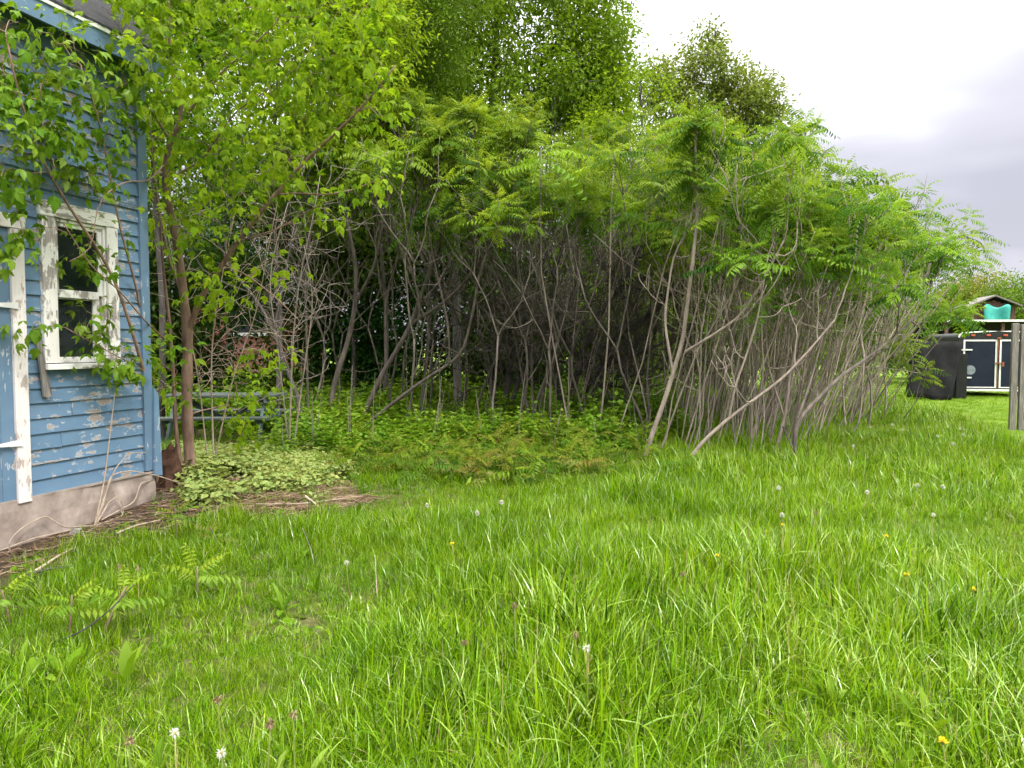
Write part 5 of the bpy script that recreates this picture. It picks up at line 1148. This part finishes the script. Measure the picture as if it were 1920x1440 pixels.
    gn_stuff('lawn_weeds', 'broad light-green weed leaves standing in the tall grass', 'plants', ps, np.stack([x, y, gz(x, y)], -1), euler_rand(rg, m, .15), rg.uniform(.35, .75, m), rg.integers(0, 5, m))
    # straw and twig litter
    mb = MB(); n = 5200; x = np.concatenate([rg.normal(-1.95, .45, n // 2), rg.uniform(-4.9, -1.8, n // 2)]); y = np.concatenate([rg.normal(7.9, .5, n // 2), rg.uniform(4.6, 9, n // 2)])
    k = (rg.random(n) < soil_mask(x, y) * .9 + .03) & ~in_house(x, y, .1); x, y = x[k], y[k]
    for X, Y in zip(x, y):
        a = rg.normal(.5, .9); L = rg.uniform(.05, .3); c, s = math.cos(a) * L / 2, math.sin(a) * L / 2; z = g1(X, Y) + rg.uniform(.005, .035); r = rg.uniform(.0012, .0035)
        mb.tube([(X - c, Y - s, z), (X + rg.normal(0, .01), Y + rg.normal(0, .01), z + rg.uniform(0, .02)), (X + c, Y + s, z + rg.normal(0, .012))], r, 3, a=rg.random(), cap=False)
    # curled dead leaves
    n = 2600; x = rg.uniform(-4.8, 3, n); y = rg.uniform(4.8, 12, n); k = (rg.random(n) < np.maximum(soil_mask(x, y) * .8, thicket_mask(x, y) * .5)) & ~in_house(x, y, .1); x, y = x[k], y[k]; m = len(x)
    mb.scatter(leaf_t(.3, .12, -.3), np.stack([x, y, gz(x, y) + .012], -1), frames(np.stack([rg.normal(0, 1, m), rg.normal(0, 1, m), rg.normal(0, .2, m)], -1)), rg.uniform(.03, .08, m), rg.random(m) * .7)
    tag(obj('litter', mb.mesh('litter', M['dry'])), 'dry straw, twigs and dead leaves on the bare soil', 'litter', kind='stuff')
    # last year's standing stalks in the thicket
    mb = MB(); n = 110; x = rg.uniform(-4.2, 4.2, n); y = rg.uniform(10, 19, n); k = thicket_mask(x, y) > .4
    for X, Y in zip(x[k], y[k]):
        h = rg.uniform(.5, 1.7); z = g1(X, Y); l = rg.normal(0, .1, 2) * h; mb.tube([(X, Y, z), (X + l[0] * .4 + rg.normal(0, .02), Y + l[1] * .4, z + h * .5), (X + l[0], Y + l[1], z + h)], [.006, .005, .003], 4, a=rg.random())
    tag(obj('dead_stalks', mb.mesh('dead_stalks', M['twig_grey'])), 'thin dead stalks standing through the thicket undergrowth', 'stalks', kind='stuff')
cover()

# ------------------------------------------------------------------ single plants, flowers and sticks
def spot(x, y, z):
    Y = 6.0
    for _ in range(8):
        p = at(x, y, Y); gr = g1(p[0], p[1]) + z; Y = Y * (EYE - gr) / max(.05, EYE - p[2])
    p = at(x, y, Y); return p[0], p[1], g1(p[0], p[1])
def dandelion(x, y, h, kind, k):
    X, Y, z = spot(x, y, h); rg = NP(3000 + k); lean = rg.normal(0, .05, 2)
    lab = {'puff': 'white dandelion seed head', 'spent': 'spent dandelion head, half bare', 'flower': 'yellow dandelion flower'}[kind]
    t = thing('dandelion', lab, 'dandelion', (X, Y, z)); mb = MB(); P = smooth_path([(-lean[0], -lean[1], 0), (-lean[0] * .3, 0, h * .5), (0, 0, h)], 6); mb.tube(P, np.linspace(.0035, .0025, 6), 5, a=rg.random()); obj('stem', mb.mesh('stem', M['stem_green'], True), t)
    mb = MB(); n = {'puff': 70, 'spent': 44, 'flower': 46}[kind]
    if kind == 'flower':
        a = rg.random(n) * 6.283; e = rg.uniform(.1, 1.2, n); D = np.stack([np.cos(a) * np.cos(e), np.sin(a) * np.cos(e), np.sin(e)], -1); mb.scatter(leaf_simple(.16, .1, 0), np.tile((0, 0, h), (n, 1)), frames(D), .021 * rg.uniform(.7, 1.1, n), rg.random(n)); m = M['yellow']
    else:
        D = unit(rg.normal(0, 1, (n, 3)) + np.array([0, 0, .25 if kind == 'puff' else -.3])); mb.scatter(leaf_simple(.35 if kind == 'puff' else .10, .0, .1), np.tile((0, 0, h), (n, 1)), frames(D), (.024 if kind == 'puff' else .021) * rg.uniform(.8, 1.1, n), rg.random(n)); m = M['fluff'] if kind == 'puff' or k % 3 == 0 else M['dry']
    obj('head', mb.mesh('head', m), t)
    mb = MB(); mb.tube([(0, 0, h - .012), (0, 0, h - .004), (0, 0, h + .004)], [.003, .006, .004], 6); obj('bud_base', mb.mesh('bud_base', M['stem_green'], True), t)
    return t
PUFF = [(1460, 915, .34, 'tall white dandelion seed head standing alone mid-grass'), (1800, 804, .3, 'white dandelion seed head, upper of the pair near the lawn edge'), (1806, 815, .28, 'white dandelion seed head, lower of the pair near the lawn edge'), (1673, 796, .3, 'leftmost white seed head of the row before the lawn'), (1692, 806, .3, 'second white seed head of the row before the lawn'), (1757, 818, .28, 'third white seed head of the row before the lawn'), (1786, 832, .28, 'white seed head lowest in the row before the lawn'), (1600, 836, .28, 'white seed head right of the broken branch'), (1632, 800, .28, 'small white seed head behind the broken branch'), (1290, 778, .34, 'white seed head among the front sumac stems'), (1308, 790, .3, 'white seed head just right of another among the stems'), (895, 962, .26, 'white seed head left of two in the middle grass'), (940, 942, .26, 'white seed head right of two in the middle grass'), (1720, 910, .27, 'white seed head in the right grass, left of a pair'), (1768, 913, .27, 'white seed head in the right grass, right of a pair'), (1626, 923, .25, 'small white seed head in grass below the sumac'), (1466, 966, .22, 'white seed head just below the tall lone one'), (800, 948, .2, 'tiny pale seed head at the thicket grass edge')]
for k, (x, y, h, l) in enumerate(PUFF): o = dandelion(x, y, h, 'puff', k); o['label'] = l; o['group'] = 'dandelion seed heads'
SPENT = [(507, 1356, .36, 'spent dandelion with white tuft near the bottom edge'), (242, 1390, .34, 'leftmost spent dandelion at the bottom edge'), (328, 1375, .36, 'spent dandelion pair mate at the bottom left'), (408, 1312, .34, 'tall spent dandelion left of the white-tufted one'), (550, 1340, .34, 'spent dandelion right of the white-tufted one'), (415, 1412, .3, 'low spent dandelion at the bottom left edge'), (965, 1135, .3, 'brown spent dandelion in the centre grass'), (1080, 1190, .28, 'brown spent dandelion right of centre'), (1100, 1215, .3, 'brown spent dandelion beside another right of centre'), (1280, 1075, .3, 'dark spent dandelion in the right grass'), (870, 1205, .27, 'pale spent dandelion left of centre'), (650, 1055, .26, 'spent dandelion near the straw patch'), (223, 1062, .26, 'spent dandelion by the soil at left'), (258, 1064, .28, 'taller spent dandelion by the soil at left'), (1750, 965, .26, 'brown spent dandelion at the far right grass'), (1530, 960, .26, 'brown spent dandelion above the yellow flowers')]
for k, (x, y, h, l) in enumerate(SPENT): o = dandelion(x, y, h * 1.15, 'spent', 40 + k); o['label'] = l; o['group'] = 'spent dandelions'
FLOW = [(1440, 998, .2, 'yellow dandelion, lower left of a close pair'), (1467, 985, .2, 'yellow dandelion, upper right of a close pair'), (1345, 1043, .2, 'yellow dandelion left of the close pair'), (1700, 1078, .2, 'yellow dandelion alone in the right grass'), (1768, 1391, .17, 'largest yellow dandelion at the bottom right'), (848, 1020, .2, 'yellow dandelion in the middle grass'), (1662, 1006, .2, 'yellow dandelion above the lone right one'), (578, 775, .3, 'yellow dandelion beside the picnic table bench'), (1826, 1106, .18, 'yellow dandelion near the right edge')]
for k, (x, y, h, l) in enumerate(FLOW): o = dandelion(x, y, h, 'flower', 80 + k); o['label'] = l; o['group'] = 'yellow dandelions'

def seedling(x, y, h, n, fs, label, k, mat='sumac', bent=None):
    X, Y, z = spot(x, y, .02); rg = NP(3200 + k); t = thing('sumac_seedling', label, 'seedling', (X, Y, z), 0, 'sumac seedlings in the foreground'); mb = MB()
    top = np.array([bent[0] if bent else rg.normal(0, .04), bent[1] if bent else 0, h]); P = smooth_path([(0, 0, -.02), top * .5 + (0, 0, .02), top], 6); mb.tube(P, np.linspace(.007, .004, 6), 6); obj('stem', mb.mesh('stem', M['bark_brown'], True), t)
    F = [frond(NP(3300 + k * 7 + q), 6, .17, .34, .35, .2) for q in range(3)]; ms = []
    for q in range(n):
        mb = MB(); lv = q / n; a = q * 2.4 + rg.random(); e = .1 + .9 * lv; d = (math.cos(a) * math.cos(e), math.sin(a) * math.cos(e), math.sin(e)); p = P[-1] - (top / max(h, .01)) * (1 - lv) * .10
        mb.scatter(F[q % 3], [p], frames([d]), fs * rg.uniform(.75, 1.15) * (1 - .35 * lv), rg.uniform(.4, 1), np.clip(lv * 1.1 - .35, 0, 1)); obj('leaf', mb.mesh('leaf', M[mat]), t)
seedling(190, 1185, .26, 7, .26, 'bright sumac seedling with feathery leaves beside a leaning stick', 0, bent=(.12, .05))
seedling(130, 1190, .24, 6, .22, 'yellowish sumac seedling left of the leaning stick', 1)
seedling(370, 1120, .22, 7, .24, 'green sumac seedling right of the leaning stick', 2)
seedling(330, 1015, .30, 7, .18, 'russet sumac seedling below the corner maple', 3, 'sumac_red')
seedling(415, 1030, .20, 6, .18, 'small russet sumac seedling right of another near the soil', 4, 'sumac_red')
seedling(20, 1170, .22, 6, .26, 'leafy sumac seedling at the left edge of the picture', 5)
seedling(1520, 800, .35, 6, .25, 'small sumac seedling beside the dark broken branch', 6)
def dock(x, y, n, L, label, k):
    X, Y, z = spot(x, y, .0); rg = NP(3500 + k); t = thing('dock_plant', label, 'weed', (X, Y, z), 0, 'broad-leaved docks in the foreground')
    for q in range(n):
        a = q * 2.4 + rg.normal(0, .3); e = rg.uniform(.6, 1.35); mb = MB(); nn = 9; tt = np.linspace(0, 1, nn); l = L * rg.uniform(.7, 1.15); th = e - tt ** 2 * rg.uniform(.2, 1.1)
        r_ = np.cumsum(np.cos(th)) * l / nn; zz = np.cumsum(np.sin(th)) * l / nn; w = l * .13 * np.sin(np.clip(tt * 1.02, 0, 1) ** .8 * math.pi) ** .8 + .004; wav = .25 * w * np.sin(tt * 17 + q)
        c, s = math.cos(a), math.sin(a); mid = np.stack([r_ * c, r_ * s, zz], -1); sd = np.array([-s, c, 0]); V = np.concatenate([mid + sd * w[:, None] + np.stack([0 * wav, 0 * wav, w * .35 + wav], -1), mid, mid - sd * w[:, None] + np.stack([0 * wav, 0 * wav, w * .35 - wav], -1)])
        Q = [(i, i + 1, nn + i + 1, nn + i) for i in range(nn - 1)] + [(nn + i, nn + i + 1, 2 * nn + i + 1, 2 * nn + i) for i in range(nn - 1)]; mb.add(V, Q, a=rg.random()); obj('leaf', mb.mesh('leaf', M['weed'], True), t)
dock(60, 1290, 7, .19, 'large dark dock clump at the left edge', 0)
dock(125, 1275, 5, .17, 'dock with broad leaves right of the large clump', 1)
dock(235, 1285, 4, .21, 'tall dock leaf standing beside the leaning stick', 2)
dock(1145, 1350, 4, .15, 'single broad dock leaves in the centre grass', 3)
dock(700, 1310, 4, .16, 'upright dock leaf left of centre', 4)
dock(1240, 1110, 6, .17, 'dock with several leaves right of the centre', 5)
dock(1555, 1330, 5, .14, 'dock leaves low in the right foreground', 6)
dock(15, 1435, 5, .15, 'dock leaf at the bottom left corner', 7)
dock(1900, 1430, 5, .13, 'dock leaves at the bottom right corner', 8)
dock(480, 830, 12, .30, 'yellow-green broad plant in front of the picnic table', 9)
def stick(name, label, P, r, mat, cat='stick', group=None, side=None):
    P = [np.array(p, float) for p in P]; b = P[0].copy(); mb = MB(); n = 5 * len(P); mb.tube(smooth_path(P, n), np.linspace(r, r * .5, n), 6)
    for s in side or []: mb.tube(smooth_path([np.array(q, float) for q in s], 10), np.linspace(r * .6, r * .3, 10), 5)
    return tag(obj(name, mb.mesh(name, mat, True, b), None, b), label, cat, group)
def gp(x, y, z): X, Y, g = spot(x, y, z); return (X, Y, g + z)
stick('leaning_stick', 'dark bare stick leaning through the seedlings at left', [gp(95, 1210, .01), gp(160, 1180, .10), gp(205, 1145, .20), gp(252, 1095, .32)], .006, M['bark_dark'])
stick('fallen_stick', 'pale stick lying on the soil by the foundation', [gp(65, 1072, .02), gp(105, 1045, .03), gp(140, 1026, .03)], .012, M['twig_pale'], group='sticks on the soil')
stick('fallen_stick', 'dark rotten stick lying in front of the soil strip', [gp(30, 1085, .02), gp(90, 1066, .04), (gp(160, 1060, .02))], .014, M['bark_dark'], group='sticks on the soil')
stick('fallen_stick', 'bent pale stick near the foot of the corner maple', [gp(218, 1000, .03), gp(255, 985, .05), gp(300, 975, .03)], .010, M['twig_pale'], group='sticks on the soil')
stick('fallen_stick', 'short white stick at the end of the pale groundcover', [gp(572, 930, .10), gp(588, 942, .05), gp(603, 954, .02)], .012, M['twig_pale'], group='sticks on the soil')
stick('fallen_stick', 'long thin stick across the straw litter', [gp(480, 945, .03), gp(560, 945, .05), gp(680, 930, .03)], .006, M['twig_pale'], group='sticks on the soil')
stick('broken_branch', 'black broken branch hooked at the foot of the leaning sumac', [gp(1468, 800, .45), gp(1486, 840, .25), gp(1500, 862, .03), gp(1523, 846, .12)], .014, M['bark_dark'], 'branch')
stick('dry_stalk', 'tall dry stalk in the grass left of centre', [gp(590, 1062, .0), gp(583, 1030, .12), gp(567, 990, .3)], .004, M['twig_pale'], 'stalk', 'dry stalks')
stick('dry_stalk', 'pale upright dry stalk near the seed grass', [gp(708, 1130, .0), gp(705, 1080, .15), gp(703, 1040, .28)], .004, M['twig_pale'], 'stalk', 'dry stalks')
# dead vine rooted at the foundation, looping over the ground
b = gp(178, 985, 0); rg = NP(3700); t = thing('dead_vine', 'dead woody vine looping from the foundation over the soil', 'vine', b); mb = MB()
for l in ([(178, 985, 0), (200, 920, .3), (215, 880, .5), (240, 850, .62), (275, 848, .6)], [(178, 985, 0), (198, 935, .25), (205, 890, .45), (245, 882, .4), (300, 893, .2), (362, 914, .03)], [(180, 983, 0), (205, 940, .2), (222, 930, .2), (230, 970, .02)], [(178, 985, 0), (120, 990, .05), (85, 965, .22), (40, 990, .12), (15, 1015, .05), (20, 1036, .01)], [(175, 988, 0), (150, 990, .04), (60, 1010, .05), (0, 1032, .02)], [(190, 975, .02), (255, 940, .1), (262, 905, .25), (290, 900, .2), (300, 870, .4), (298, 840, .5)], [(178, 985, 0), (196, 900, .4), (208, 800, .9), (216, 730, 1.2), (226, 690, 1.35)], [(180, 985, 0), (230, 985, .03), (233, 950, .1), (215, 925, .25)]):
    P = []
    for (x, y, z) in l:
        Y = min(wallY(x) if x < 285 else 7.6, 7.6) - .16; P.append(at(x, y, Y - .1 * (z < .1)))
    P = np.array(P); P[:, 2] = np.maximum(P[:, 2], [g1(p[0], p[1]) + .004 for p in P]); mb.tube(smooth_path(P, 26), np.linspace(.0085, .0035, 26), 5)
obj('vine_stems', mb.mesh('vine_stems', M['twig_pale'], True, np.array(b)), t)
x, y, z = spot(125, 1003, .02); mb = MB(); mb.add([(0, 0, 0), (.09, .02, .02), (.08, .08, .05), (.0, .07, .04), (.04, .04, .06)], None, [(0, 1, 4), (1, 2, 4), (2, 3, 4), (3, 0, 4)]); tag(obj('plastic_scrap', mb.mesh('plastic_scrap', M['grey_wood']), None, (x, y, z + .01)), 'small grey scrap lying on the soil by the foundation', 'litter')
